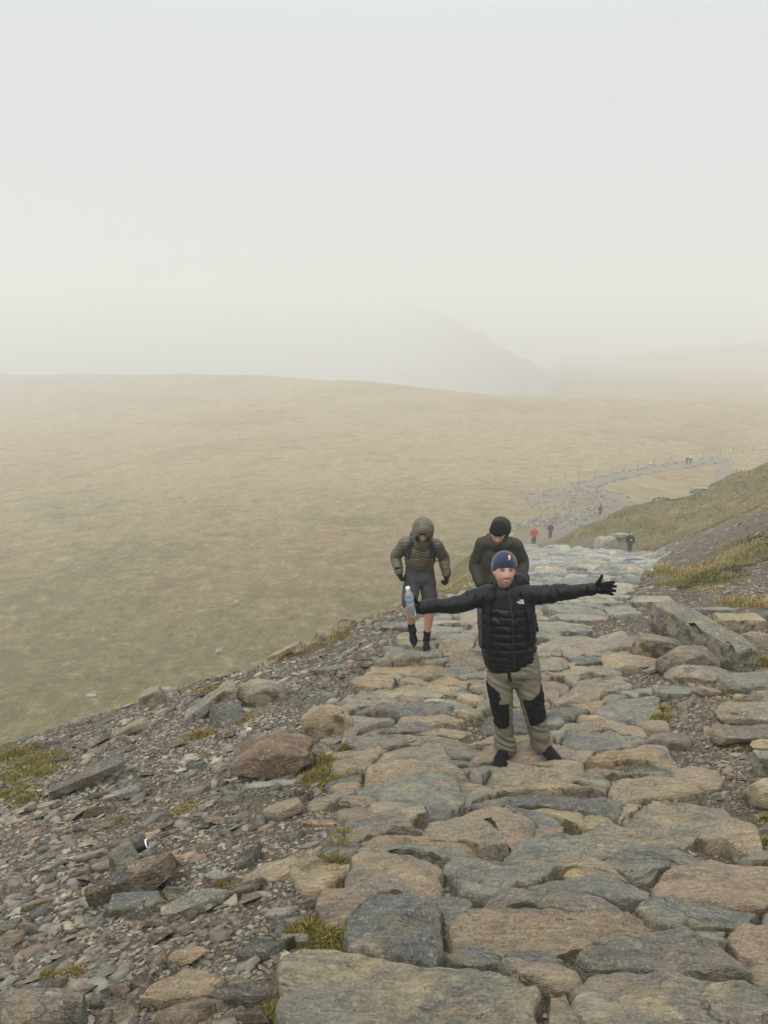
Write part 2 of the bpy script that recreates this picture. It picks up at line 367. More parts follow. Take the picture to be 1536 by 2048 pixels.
def masks(x, Y):
    xL = tb(T_xL, Y); xR = tb(T_xR, Y); w = tb(T_w, Y)
    nz = fbm(x / 1.1, Y / 1.1, 77, 4); nb = fbm(x / 3.5, Y / 2.2, 78, 3)
    mound = (np.hypot((x - 20) / 6, (Y - 63) / 5) < 1) | (np.hypot((x - 16.3) / 2.6, (Y - 61) / 3) < 1)
    inp = sstep(-.25, .05, np.minimum(x - xL, xR - x)) * (1 - sstep(60, 66, Y)) * ~mound
    dl = xL - x
    left = sstep(-.2, .1, dl) * (1 - sstep(-.5, .35, dl - w + nz * .9)) * (1 - sstep(14, 19, Y + nz * 4))
    dr = x - xR
    rw = np.interp(Y, [0, 8, 11, 14, 20, 40], [6, 3.2, 2.6, 1.2, .5, .4])
    right = sstep(-.1, .1, dr) * (1 - sstep(-.4, .4, dr - rw + nz * 1.2)) * (1 - sstep(40, 50, Y))
    streak = sstep(.06, .22, nb + .10 - np.abs(dr - (2.0 + (Y - 14) * .42)) * .09 - .02 * np.abs(Y - 24) * .3) * sstep(.4, 1.2, dr) * sstep(9, 13, Y) * (1 - sstep(46, 60, Y))
    scree = np.maximum.reduce([inp, left, right])
    jx, jy = x + nz * .9 * (1 + Y * .02), Y + nb * 1.2 * (1 + Y * .03)
    for pl in BANK_SCREE:
        px, py = pl[:, 0], pl[:, 1]; qx, qy = np.roll(px, -1), np.roll(py, -1); r = np.zeros(np.shape(x), int)
        for k in range(len(pl)):
            r += ((py[k] > jy) != (qy[k] > jy)) & (jx < (qx[k] - px[k]) * (jy - py[k]) / (qy[k] - py[k] + 1e-12) + px[k])
        scree = np.maximum(scree, (r % 2) * .9)
    scree = np.clip(scree, 0, 1)
    g = np.zeros_like(x)
    cen = (xL + xR) / 2
    g = np.maximum(g, (1 - sstep(3.2, 5, np.abs(x - cen) + nz * 1.5)) * sstep(54, 60, Y) * (1 - sstep(105, 112, Y)))
    g = np.maximum(g, 1 - sstep(.9, 1.8, seg_dist(x, Y, far_line) + nz * .8))
    g = g * ~mound
    for p_, r_ in rub: g = np.maximum(g, .75 * (1 - sstep(r_ * .4, r_ * 1.1, np.hypot(x - p_[0], Y - p_[1]) + nz * r_ * .8)))
    g = np.maximum(g, .62 * sstep(380, 470, Y) * (1 - sstep(150, 185, x)))     # darker heather and rock of the far hill
    dry = np.interp(Y, [0, 20, 60, 90, 140, 260], [.30, .33, .22, .36, .70, .85])
    dry = dry + .12 * sstep(0, 3, dr) * (1 - sstep(60, 80, Y))
    return scree, g, dry

def build_ground():
    nr, nc = 690, 430
    rr = np.arange(nr) / (nr - 1); Y = -6 + 1.6 * (2150 / 1.6) ** rr - 1.6 + .0
    s = np.linspace(-1, 1, nc)
    YY = np.repeat(Y[:, None], nc, 1); XX = s[None, :] * (7 + .85 * (YY + 6.5))
    ZZ = Hf(XX, YY)
    V = np.stack([XX, YY, ZZ], -1).reshape(-1, 3)
    i = np.arange(nr - 1)[:, None] * nc + np.arange(nc - 1)[None, :]; i = i.ravel()
    loops = np.stack([i, i + 1, i + nc + 1, i + nc], 1).ravel()
    me = np_mesh('ground', V, loops, np.arange(len(i)) * 4, np.full(len(i), 4), smooth=True)
    sc, g, d = masks(XX.ravel(), YY.ravel())
    a = me.color_attributes.new('Mask', 'FLOAT_COLOR', 'POINT')
    c = np.ones((len(V), 4), np.float32); c[:, 0] = sc; c[:, 1] = g; c[:, 2] = np.clip(d, 0, 1)
    a.data.foreach_set('color', c.ravel())
    return tag(mesh_obj('ground', me, M_GROUND), kind='structure', label='scree shelf, moorland plain and misty hills')
ground = build_ground()
# ------------------------------------------------------------------ paving of the path
CC = dict(g=(.285, .29, .26), d=(.17, .18, .175), t=(.42, .335, .235), o=(.45, .30, .175), p=(.37, .30, .24),
          b=(.31, .265, .20), n=(.30, .305, .265), k=(.37, .33, .25), y=(.37, .32, .25), w=(.50, .47, .38), q=(.29,.24,.19))
def jit(c, a=.12):
    c = tuple(min(.57, x * 1.42) for x in c)
    k = 1 + random.uniform(-a, a); return tuple(max(.01, x * k * (1 + random.uniform(-a, a) * .4)) for x in c)

path_root = empty('path', (1.0, 5.0, Hs(1.0, 5.0)))
tag(path_root, kind='structure', label='stepped hill path paved with wet rough stones')
path_inv = Matrix.Translation(-Vector(path_root.location))
def chaikin(P, it=1):
    for _ in range(it):
        Q = np.roll(P, -1, 0); P = np.stack([.75 * P + .25 * Q, .25 * P + .75 * Q], 1).reshape(-1, 2)
    return P
def resample(P, M):
    Q = np.vstack([P, P[:1]]); L = np.r_[0, np.cumsum(np.hypot(*np.diff(Q, axis=0).T))]
    t = np.linspace(0, L[-1], M, endpoint=False)
    return np.stack([np.interp(t, L, Q[:, 0]), np.interp(t, L, Q[:, 1])], 1)
def poly_centroid(P):
    x, y = P.T; x1, y1 = np.roll(x, -1), np.roll(y, -1); cr = x * y1 - x1 * y; A = cr.sum() / 2
    if abs(A) < 1e-6: return P.mean(0), 1e-6
    return np.array([((x + x1) * cr).sum(), ((y + y1) * cr).sum()]) / (6 * A), abs(A)
def slab_arrays(P, h, seed, M=40, rings=(.16, .34, .52, .68, .80, .89, .95, .985, 1.0), keep=.84, rough=1.0, dome=.12, drop=.16):
    """a laid stone: outline P (world xy), its top h above the ground, worn rounded rim, buried flanks"""
    c, A = poly_centroid(P); size = math.sqrt(A)
    P = resample(P, M); ang = np.arctan2(P[:, 1] - c[1], P[:, 0] - c[0])
    d = P - c
    k = 1 + .12 * fbm(np.cos(ang) * 2.6 + seed, np.sin(ang) * 2.6, seed, 3) + .07 * fbm(np.cos(ang) * 7, np.sin(ang) * 9 + seed, seed, 2)
    d = d * k[:, None] * 1.02
    e = .01; gx = (Hf(c[0] + .25, c[1]) - Hf(c[0] - .25, c[1])) / .5; gy = (Hf(c[0], c[1] + .25) - Hf(c[0], c[1] - .25)) / .5
    g0 = float(Hf(c[0], c[1])) + .015
    ty = float(gy) * keep + random.uniform(-.05, .05); tx = float(gx) * .9 + random.uniform(-.05, .05)
    V = [np.array([[c[0], c[1], 0, 1.0]])]
    for f in rings:
        q = c + d * f
        V.append(np.column_stack([q, np.full(M, f), np.ones(M)]))
    rim = min(.010 / size, .04)
    hh = []
    q = np.vstack(V); f = q[:, 2]; f[0] = 0
    prof = np.sqrt(np.clip(1 - np.clip((f - (1 - 3 * rim)) / (3 * rim), 0, 1) ** 2, 0, 1)) * .8 + .2
    z = h * prof * (1 - dome * f ** 2.5 * .4)
    rc = random.Random(seed); dq = (q[:, :2] - c) / size
    for _k in range(4):      # cleaved chamfers
        th = rc.uniform(0, 2 * math.pi); s_ = dq[:, 0] * math.cos(th) * .75 + dq[:, 1] * math.sin(th) * 1.3 - rc.uniform(.18, .42)
        z = z - np.maximum(s_, 0) * size * rc.uniform(.05, .24)
    n = fbm(q[:, 0] * 5 + seed, q[:, 1] * 9, seed + 3, 4) * .036 * rough + fbm(q[:, 0] * 1.7 + seed, q[:, 1] * 2.6, seed + 5, 2) * .060 * rough
    n = n + fbm(q[:, 0] * 16 + seed, q[:, 1] * 26, seed + 13, 3) * .010 * rough
    led = fbm(q[:, 0] * 2.2 + q[:, 1] * 1.2 + seed, q[:, 1] * 4.0, seed + 8, 3)
    n = n + (np.floor(led * 7) / 7 * .6 + led * .4) * .045 * rough
    z = z + n * (1 - .5 * sstep(.9, 1, f)) * min(1, size * 2.2)
    base = g0 + tx * (q[:, 0] - c[0]) + ty * (q[:, 1] - c[1])
    top = np.column_stack([q[:, :2], base + z])
    q2 = c + d * 1.03; q3 = c + d * .98
    low = np.column_stack([q2, g0 + tx * (q2[:, 0] - c[0]) + ty * (q2[:, 1] - c[1]) - drop * .25])
    low2 = np.column_stack([q3, low[:, 2] - drop])
    Vt = np.vstack([top, low, low2]); nr = len(rings) + 2
    F = []; i = np.arange(M); j = (i + 1) % M
    tri = np.column_stack([np.zeros(M, int), 1 + i, 1 + j])
    quads = [np.column_stack([1 + r * M + i, 1 + (r + 1) * M + i, 1 + (r + 1) * M + j, 1 + r * M + j]) for r in range(nr - 1)]
    return Vt, tri, np.vstack(quads), np.array([c[0], c[1], g0])
def ccw(P):
    x, y = P.T; return P if (x * np.roll(y, -1) - np.roll(x, -1) * y).sum() > 0 else P[::-1]
def mesh_from(V, tri, quads, name, smooth=True):
    loops = np.concatenate([tri.ravel(), quads.ravel()])
    tot = np.r_[np.full(len(tri), 3), np.full(len(quads), 4)]
    st = np.r_[0, np.cumsum(tot)[:-1]]
    return np_mesh(name, V, loops, st, tot, smooth=smooth)
paved = []      # world outlines, for filling the gaps
def paving_stone(P, h, col, seed, **kw):
    P = ccw(P); V, tri, quads, c = slab_arrays(P, h, seed, **kw)
    me = mesh_from(V - c, tri, quads, 'paving_stone')
    o = mesh_obj('paving_stone', me, M_STONE, path_root, color=col)
    o.location = Vector(c) - path_root.location
    paved.append(P)
    return o

TR = [  # traced from the photograph: colour, thickness, outline
('k',.13,[(565,1935),(590,1912),(640,1908),(700,1918),(790,1936),(870,1940),(960,1945),(1040,1960),(1080,1985),(1090,2060),(1090,2110),(560,2110),(562,1990)]),
('d',.13,[(695,1850),(703,1825),(760,1805),(820,1800),(872,1812),(882,1840),(885,1900),(876,1935),(820,1935),(770,1925),(692,1912),(692,1870)]),
('g',.06,[(810,1800),(870,1796),(925,1800),(945,1812),(935,1845),(892,1850),(885,1825),(860,1808)]),
('p',.12,[(690,1792),(698,1745),(730,1730),(800,1725),(850,1731),(884,1740),(886,1790),(870,1800),(740,1800),(700,1800)]),
('n',.09,[(698,1735),(715,1716),(760,1706),(870,1704),(940,1713),(950,1722),(900,1733),(850,1730),(790,1722),(730,1727)]),
('q',.12,[(632,1818),(645,1800),(690,1793),(735,1798),(742,1815),(712,1830),(690,1850),(640,1852),(630,1835)]),
('g',.11,[(885,1740),(900,1727),(960,1724),(1050,1726),(1120,1731),(1105,1755),(1060,1775),(1020,1783),(960,1783),(920,1770),(890,1752)]),
('b',.11,[(940,1832),(1000,1826),(1100,1832),(1190,1840),(1305,1847),(1315,1868),(1260,1890),(1150,1905),(1050,1910),(960,1902),(900,1895),(895,1868)]),
('q',.10,[(950,1815),(990,1800),(1080,1795),(1170,1803),(1235,1820),(1250,1833),(1180,1836),(1050,1826),(960,1828)]),
('g',.10,[(1035,1782),(1110,1768),(1220,1770),(1298,1790),(1302,1804),(1225,1808),(1160,1796),(1060,1792)]),
('o',.07,[(1125,1757),(1150,1747),(1210,1748),(1245,1760),(1265,1772),(1200,1768),(1130,1767)]),
('p',.13,[(1300,1775),(1320,1750),(1348,1733),(1400,1727),(1490,1728),(1560,1745),(1640,1780),(1640,1815),(1450,1812),(1340,1805),(1305,1797)]),
('d',.06,[(1262,1776),(1285,1757),(1335,1729),(1352,1725),(1322,1745),(1298,1772)]),
('n',.11,[(1000,1702),(1030,1690),(1085,1680),(1200,1677),(1340,1679),(1440,1692),(1492,1710),(1502,1718),(1450,1728),(1350,1723),(1315,1742),(1275,1758),(1245,1743),(1215,1731),(1160,1722),(1080,1726),(1010,1722)]),
('k',.13,[(1242,1650),(1268,1630),(1300,1602),(1370,1600),(1435,1602),(1460,1625),(1500,1640),(1512,1662),(1480,1655),(1440,1660),(1400,1675),(1330,1677),(1270,1668),(1245,1657)]),
('y',.13,[(1385,1680),(1420,1663),(1455,1652),(1490,1656),(1512,1680),(1530,1712),(1500,1713),(1440,1690)]),
('k',.13,[(1215,1590),(1220,1565),(1250,1555),(1330,1558),(1390,1570),(1410,1590),(1400,1600),(1330,1600),(1260,1605),(1225,1605)]),
('o',.13,[(1170,1530),(1190,1509),(1250,1500),(1310,1508),(1355,1526),(1362,1540),(1330,1545),(1290,1532),(1200,1532)]),
('d',.10,[(1165,1562),(1170,1538),(1200,1532),(1300,1533),(1340,1545),(1338,1560),(1250,1556),(1215,1565),(1180,1567)]),
('y',.06,[(965,1564),(985,1550),(1020,1542),(1100,1542),(1160,1546),(1170,1550),(1150,1572),(1080,1575),(1000,1575),(970,1572)]),
('t',.08,[(985,1592),(1040,1576),(1100,1574),(1165,1574),(1190,1582),(1130,1588),(1050,1592),(990,1597)]),
('d',.11,[(935,1612),(990,1598),(1080,1592),(1180,1586),(1225,1602),(1252,1622),(1240,1633),(1130,1632),(1050,1624),(960,1625)]),
('g',.08,[(1000,1632),(1060,1637),(1120,1648),(1135,1660),(1100,1668),(1070,1652),(1010,1636)]),
('p',.10,[(858,1650),(875,1635),(940,1627),(1010,1636),(1070,1655),(1078,1670),(1060,1692),(1025,1695),(1018,1668),(980,1650),(920,1645),(862,1657)]),
('k',.11,[(838,1675),(858,1657),(920,1648),(980,1653),(1012,1670),(1018,1698),(1000,1705),(940,1690),(860,1686)]),
('o',.09,[(718,1690),(745,1684),(820,1682),(930,1690),(985,1700),(900,1704),(800,1708),(730,1708)]),
('d',.11,[(690,1642),(720,1638),(790,1645),(828,1652),(828,1672),(740,1681),(718,1688),(698,1692),(686,1668)]),
('k',.09,[(728,1637),(745,1618),(800,1617),(850,1625),(855,1640),(790,1645),(735,1642)]),
('n',.11,[(708,1582),(760,1570),(830,1568),(900,1572),(935,1598),(925,1613),(870,1630),(800,1616),(750,1613),(755,1600),(713,1595)]),
('p',.08,[(910,1580),(930,1568),(960,1567),(990,1580),(980,1592),(950,1597),(915,1590)]),
('t',.13,[(725,1562),(740,1540),(800,1532),(880,1530),(930,1545),(942,1556),(930,1570),(860,1568),(790,1572),(728,1580)]),
('k',.13,[(740,1533),(760,1513),(790,1497),(840,1492),(880,1502),(905,1518),(900,1528),(830,1530),(760,1535)]),
('k',.11,[(690,1492),(710,1478),(760,1472),(850,1470),(900,1475),(960,1490),(980,1502),(900,1512),(870,1500),(800,1493),(720,1496)]),
('d',.08,[(720,1470),(740,1460),(880,1453),(890,1464),(800,1469),(725,1475)]),
('y',.13,[(680,1475),(690,1456),(720,1443),(770,1442),(788,1455),(750,1460),(720,1465),(700,1477),(682,1482)]),
('d',.10,[(705,1430),(740,1420),(830,1413),(900,1420),(915,1430),(880,1439),(800,1439),(725,1438)]),
('p',.09,[(780,1455),(800,1441),(900,1441),(932,1446),(920,1455),(850,1457)]),
('g',.10,[(675,1412),(700,1397),(760,1394),(800,1400),(822,1412),(760,1419),(690,1420)]),
('w',.09,[(832,1412),(860,1399),(915,1399),(924,1409),(900,1415),(840,1416)]),
('k',.10,[(702,1392),(725,1377),(800,1371),(900,1376),(960,1386),(950,1396),(830,1396),(730,1395)]),
('t',.11,[(700,1373),(715,1358),(760,1353),(790,1362),(785,1371),(740,1375)]),
('o',.08,[(845,1364),(880,1356),(915,1358),(926,1369),(905,1376),(860,1372)]),
('o',.10,[(728,1350),(750,1335),(800,1326),(880,1332),(900,1345),(850,1352),(780,1353)]),
('g',.09,[(870,1346),(900,1336),(955,1336),(966,1346),(940,1353),(890,1355)]),
('g',.11,[(766,1320),(780,1302),(830,1297),(880,1305),(886,1320),(840,1323),(790,1326)]),
('t',.10,[(890,1330),(905,1312),(950,1308),(975,1318),(965,1332),(920,1335)]),
('k',.10,[(872,1300),(890,1283),(930,1278),(952,1288),(945,1303),(900,1308)]),
('g',.11,[(1190,1437),(1208,1412),(1250,1398),(1320,1393),(1323,1425),(1290,1442),(1240,1443),(1195,1439)]),
('n',.12,[(1118,1487),(1140,1468),(1200,1463),(1260,1470),(1290,1482),(1270,1492),(1230,1500),(1160,1503),(1125,1497)]),
('k',.10,[(1092,1462),(1130,1452),(1240,1445),(1280,1458),(1297,1475),(1285,1482),(1240,1466),(1150,1464)]),
('d',.10,[(1088,1418),(1130,1412),(1160,1418),(1182,1430),(1150,1440),(1093,1440)]),
('k',.10,[(1110,1397),(1150,1377),(1200,1377),(1215,1390),(1190,1404),(1140,1405)]),
('n',.11,[(1138,1370),(1180,1359),(1230,1359),(1267,1372),(1262,1381),(1220,1385),(1160,1380)]),
('k',.09,[(1083,1354),(1100,1343),(1170,1341),(1230,1353),(1200,1358),(1110,1362)]),
('o',.08,[(1130,1413),(1160,1403),(1212,1406),(1195,1424),(1180,1428)]),
('g',.08,[(1232,1502),(1260,1488),(1320,1486),(1336,1500),(1345,1520),(1312,1508),(1270,1499)]),
('g',.08,[(1135,1515),(1160,1504),(1222,1500),(1190,1509),(1170,1526),(1145,1523)]),
('p',.10,[(918,1526),(950,1510),(1020,1500),(1100,1503),(1150,1516),(1165,1530),(1080,1530),(960,1532)]),
('t',.09,[(925,1478),(945,1467),(1000,1466),(1060,1470),(1110,1478),(1100,1494),(1010,1495),(940,1490)]),
('d',.11,[(958,1457),(970,1434),(1010,1427),(1060,1430),(1088,1442),(1060,1463),(980,1465)]),
('k',.10,[(940,1425),(960,1410),(1000,1403),(1080,1402),(1105,1410),(1080,1424),(1000,1422)]),
('t',.08,[(830,1472),(860,1459),(915,1458),(945,1464),(925,1474),(870,1473)]),
('n',.11,[(1266,1832),(1290,1810),(1340,1804),(1420,1808),(1500,1815),(1518,1830),(1490,1850),(1430,1858),(1340,1860),(1288,1852)]),
('b',.15,[(1148,1925),(1180,1908),(1240,1895),(1350,1887),(1430,1882),(1455,1895),(1472,1920),(1500,1962),(1480,1973),(1400,1973),(1340,1962),(1250,1952),(1180,1943)]),
('k',.13,[(1140,1990),(1170,1967),(1260,1958),(1330,1967),(1420,1990),(1560,1995),(1680,2010),(1680,2120),(1190,2120),(1150,2035)]),
('p',.11,[(1452,1882),(1480,1867),(1540,1862),(1640,1867),(1640,1912),(1540,1925),(1482,1910)]),
('d',.06,[(1335,1869),(1400,1863),(1450,1871),(1450,1881),(1390,1880),(1340,1874)]),
('d',.09,[(890,1925),(918,1907),(970,1904),(1003,1913),(1000,1934),(960,1940),(900,1936)]),
('d',.09,[(1007,1918),(1050,1913),(1100,1920),(1128,1940),(1110,1955),(1060,1947),(1012,1936)]),
('q',.08,[(1450,1745),(1500,1738),(1600,1742),(1640,1760),(1560,1768),(1470,1758)]),
('k',.10,[(1095,2060),(1100,2000),(1130,1990),(1145,2030),(1180,2110),(1100,2110)]),
('p',.08,[(1068,1668),(1090,1660),(1130,1663),(1125,1676),(1085,1680),(1070,1678)]),
('t',.08,[(1150,1655),(1165,1642),(1200,1638),(1225,1645),(1230,1656),(1195,1660),(1160,1660)]),
]
for i, (c, h, pts) in enumerate(TR):
    P = np.array([hit(u, v, h * .5)[:2] for u, v in pts])
    near = pts[0][1] > 1560
    paving_stone(P, h * .72, jit(CC[c], .06), 11 + i * 3, M=110 if near else 64, rough=1.5,
                 **(dict(rings=tuple(np.r_[np.linspace(.05, .9, 17), .94, .965, .985, 1.0])) if near else {}))

def inside(P, x, y):
    px, py = P.T; qx, qy = np.roll(px, -1), np.roll(py, -1)
    c = ((py > y) != (qy > y)) & (x < (qx - px) * (y - py) / (qy - py + 1e-12) + px)
    return (c.sum() % 2) == 1
# coarse occupancy grid for filling what lies between the traced stones
G0 = (-1.2, 1.2); GS = .04; GN = (140, 230)
occ = np.zeros(GN, bool)
gx = G0[0] + (np.arange(GN[0]) + .5) * GS; gy = G0[1] + (np.arange(GN[1]) + .5) * GS
GX, GY = np.meshgrid(gx, gy, indexing='ij')
def mark(P):
    x0, y0 = P.min(0); x1, y1 = P.max(0)
    a, b = np.searchsorted(gx, [x0, x1]); c, d = np.searchsorted(gy, [y0, y1])
    if a >= b or c >= d: return
    X, Y = GX[a:b, c:d], GY[a:b, c:d]; px, py = P.T; qx, qy = np.roll(px, -1), np.roll(py, -1)
    r = np.zeros(X.shape, int)
    for k in range(len(P)):
        r += ((py[k] > Y) != (qy[k] > Y)) & (X < (qx[k] - px[k]) * (Y - py[k]) / (qy[k] - py[k] + 1e-12) + px[k])
    occ[a:b, c:d] |= (r % 2 == 1)
for P in paved: mark(P)
def free_extent(x, y, dx, dy, mx):
    k = 0
    while k < mx:
        k += .03; i = int((x + dx * k - G0[0]) / GS); j = int((y + dy * k - G0[1]) / GS)
        if not (0 <= i < GN[0] and 0 <= j < GN[1]) or occ[i, j]: return k
    return mx
n_fill = 0
for att in range(5000):
    y = random.uniform(1.8, 9.6); x = random.uniform(float(tb(T_xL, y)) + .05, float(tb(T_xR, y)) - .05)
    i = int((x - G0[0]) / GS); j = int((y - G0[1]) / GS)
    if occ[i, j] or n_fill > 95: continue
    mxr = random.uniform(.12, .42) if att < 3400 else .14
    rad = []
    for k in range(14):
        t = 2 * math.pi * k / 14; ex = free_extent(x, y, math.cos(t), math.sin(t) , mxr * (1 if abs(math.cos(t)) > .6 else .6))
        rad.append(max(ex - .02, .03))
    P = np.array([(x + math.cos(2 * math.pi * k / 14) * rad[k], y + math.sin(2 * math.pi * k / 14) * rad[k]) for k in range(14)])
    A = poly_centroid(P)[1]
    if A < (.028 if att < 3400 else .012): continue
    c = random.choice('gdkkpntqgbk'); paving_stone(chaikin(P, 1), random.uniform(.05, .09), jit(CC[c]), 500 + att, M=30, rings=(.3, .6, .85, .97, 1.0)); mark(P); n_fill += 1

# rows of stones farther down the path
far_stones = []
y = 9.55; rowi = 0
while y < 61:
    rowi += 1
    dpt = random.uniform(.30, .62) * (1 + .012 * (y - 9)) * (1.0 if y < 30 else 1.2)
    xl = float(tb(T_xL, y)) + random.uniform(-.25, .25); xr = float(tb(T_xR, y)) + random.uniform(-.3, .3)
    if y > 52: xr = min(xr, 20.2 - (y - 52) * 1.1)
    x = xl
    while x < xr - .2:
        wdt = min(random.choice((.5, .7, .9, 1.2, 1.7)) * random.uniform(.8, 1.15) * (1 + .01 * (y - 9)), xr - x + .2)
        if wdt < .25: break
        cx, cy_ = x + wdt / 2, y + dpt / 2 + random.uniform(-.12, .12)
        hw, hd = wdt / 2 * (.97 if y < 19 else .92), dpt / 2 * random.uniform(.85, 1.25)
        n = 12; P = []
        e = random.uniform(.35, .6); skew = random.uniform(-.25, .25)
        for k in range(n):
            t = 2 * math.pi * k / n + random.uniform(-.12, .12); c_, s_ = math.cos(t), math.sin(t)
            px = hw * math.copysign(abs(c_) ** e, c_); py = hd * math.copysign(abs(s_) ** e, s_) * random.uniform(.85, 1.1)
            P.append((cx + px + skew * py, cy_ + py))
        P = np.array(P); P[:, 1] += (cx - xl) * -.04
        col = jit(CC[random.choices('gndkptoyb', (34, 20, 14, 14, 4, 5, 1.5, 2, 6) if y < 16 else (42, 20, 20, 12, 1.5, 2, .4, 1, 5))[0]], .18)
        hgt = random.uniform(.05, .11) * (1.0 if y < 25 else 1.5)
        if y < 19: paving_stone(P, hgt, col, int(cx * 977 + y * 131) % 9999, M=30, rings=(.3, .6, .82, .95, 1.0), keep=.80)
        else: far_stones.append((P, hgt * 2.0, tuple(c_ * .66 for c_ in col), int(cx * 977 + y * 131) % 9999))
        x += wdt + random.uniform(.0, .09)
    y += dpt * random.uniform(.86, .96)
Vs, Ts, Qs, Cs = [], [], [], []; o0 = 0
for P, h, col, sd in far_stones:
    V, t, q, c = slab_arrays(ccw(P), h, sd, M=16, rings=(.5, .82, 1.0), keep=.80, rough=1.4)
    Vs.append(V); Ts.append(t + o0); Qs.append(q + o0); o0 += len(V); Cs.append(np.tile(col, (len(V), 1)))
V = np.vstack(Vs); t = np.vstack(Ts); q = np.vstack(Qs)
loops = np.concatenate([t.ravel(), q.ravel()]); tot = np.r_[np.full(len(t), 3), np.full(len(q), 4)]
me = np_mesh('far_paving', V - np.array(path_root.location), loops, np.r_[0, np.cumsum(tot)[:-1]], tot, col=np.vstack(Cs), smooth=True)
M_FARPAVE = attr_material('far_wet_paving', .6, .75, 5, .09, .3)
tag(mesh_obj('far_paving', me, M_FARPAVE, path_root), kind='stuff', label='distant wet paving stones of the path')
print('paving parts', len(path_root.children))

# ------------------------------------------------------------------ loose rocks
def rock_mesh(kind, dims, seed):
    rnd = random.Random(seed); bm = bmesh.new(); L, D, H = dims
    if kind in ('boulder', 'dome'):
        bmesh.ops.create_icosphere(bm, subdivisions=5, radius=1)
        off = Vector((seed * 1.7, seed * .3, 0))
        e = .78
        for v in bm.verts:
            n = v.co.normalized()
            p = Vector([math.copysign(abs(c) ** e, c) for c in n])
            k = 1 + .20 * mnoise.noise(n * 1.3 + off) + .08 * mnoise.noise(n * 3 + off) + .025 * mnoise.noise(n * 9 + off) + .012 * mnoise.noise(n * 22 + off)
            p = p * k
            # knocked-off faces
            for j in range(5):
                f = Vector((math.cos(j * 2.4 + seed), math.sin(j * 2.4 + seed), .4 + .5 * math.sin(seed + j))).normalized()
                s = p.dot(f)
                if s > .86: p = p - f * (s - .86) * .8
            v.co = Vector((p.x * L / 2, p.y * D / 2, p.z * H / 2))
        return bm
    pts = []
    if kind == 'slab':
        n = 7
        for k in range(n):
            t = 2 * math.pi * (k + rnd.uniform(-.25, .25)) / n; r = rnd.uniform(.78, 1.05)
            for z in (-1, 1):
                tp = 1 if z < 0 else rnd.uniform(.82, .98)
                pts.append((math.cos(t) * r * tp, math.sin(t) * r * tp, z * (1 if z < 0 else rnd.uniform(.65, 1))))
    elif kind == 'wedge':
        for k in range(7):
            t = 2 * math.pi * (k + rnd.uniform(-.3, .3)) / 7; r = rnd.uniform(.8, 1.05)
            pts.append((math.cos(t) * r, math.sin(t) * r, -1)); 
        for k in range(4):
            pts.append((rnd.uniform(-.75, .55), rnd.uniform(-.5, .5), rnd.uniform(.5, 1)))
    else:   # block
        for sx_ in (-1, 1):
            for sy_ in (-1, 1):
                for sz_ in (-1, 1):
                    pts.append((sx_ * rnd.uniform(.8, 1), sy_ * rnd.uniform(.8, 1), sz_ * rnd.uniform(.78, 1)))
        for k in range(4): pts.append((rnd.uniform(-1, 1) * .9, rnd.choice((-1, 1)) * 1.0, rnd.uniform(-.5, .5)))
        pts.append((1.12, 0, rnd.uniform(-.3, .3))); pts.append((-1.1, 0, rnd.uniform(-.3, .3)))
    for p in pts: bm.verts.new((p[0] * L / 2, p[1] * D / 2, p[2] * H / 2))
    r = bmesh.ops.convex_hull(bm, input=bm.verts)
    bmesh.ops.delete(bm, geom=[g for g in r['geom_interior'] if isinstance(g, bmesh.types.BMVert)], context='VERTS')
    bmesh.ops.dissolve_limit(bm, angle_limit=.12, verts=bm.verts, edges=bm.edges)
    bmesh.ops.bevel(bm, geom=list(bm.edges), offset=min(L, D, H) * .07, segments=2, affect='EDGES', profile=.6)
    bmesh.ops.triangulate(bm, faces=bm.faces)
    mxl = max(L, D, H) / 11
    for it in range(3):
        ed = [e for e in bm.edges if e.calc_length() > mxl]
        if not ed: break
        bmesh.ops.subdivide_edges(bm, edges=ed, cuts=1); bmesh.ops.triangulate(bm, faces=bm.faces)
    s = max(L, D); off = Vector((seed, seed * .7, 3)); bm.normal_update()
    for v in bm.verts:
        q = v.co / s
        strat = math.floor((q.z * 9 + mnoise.noise(q * 2 + off) * 1.2) * 2) / 2
        k = .035 * mnoise.noise(q * 3 + off) + .018 * mnoise.noise(q * 9 + off) + .012 * mnoise.noise(Vector((strat * 3, seed, q.x)))
        v.co += v.normal * k * s
    return bm
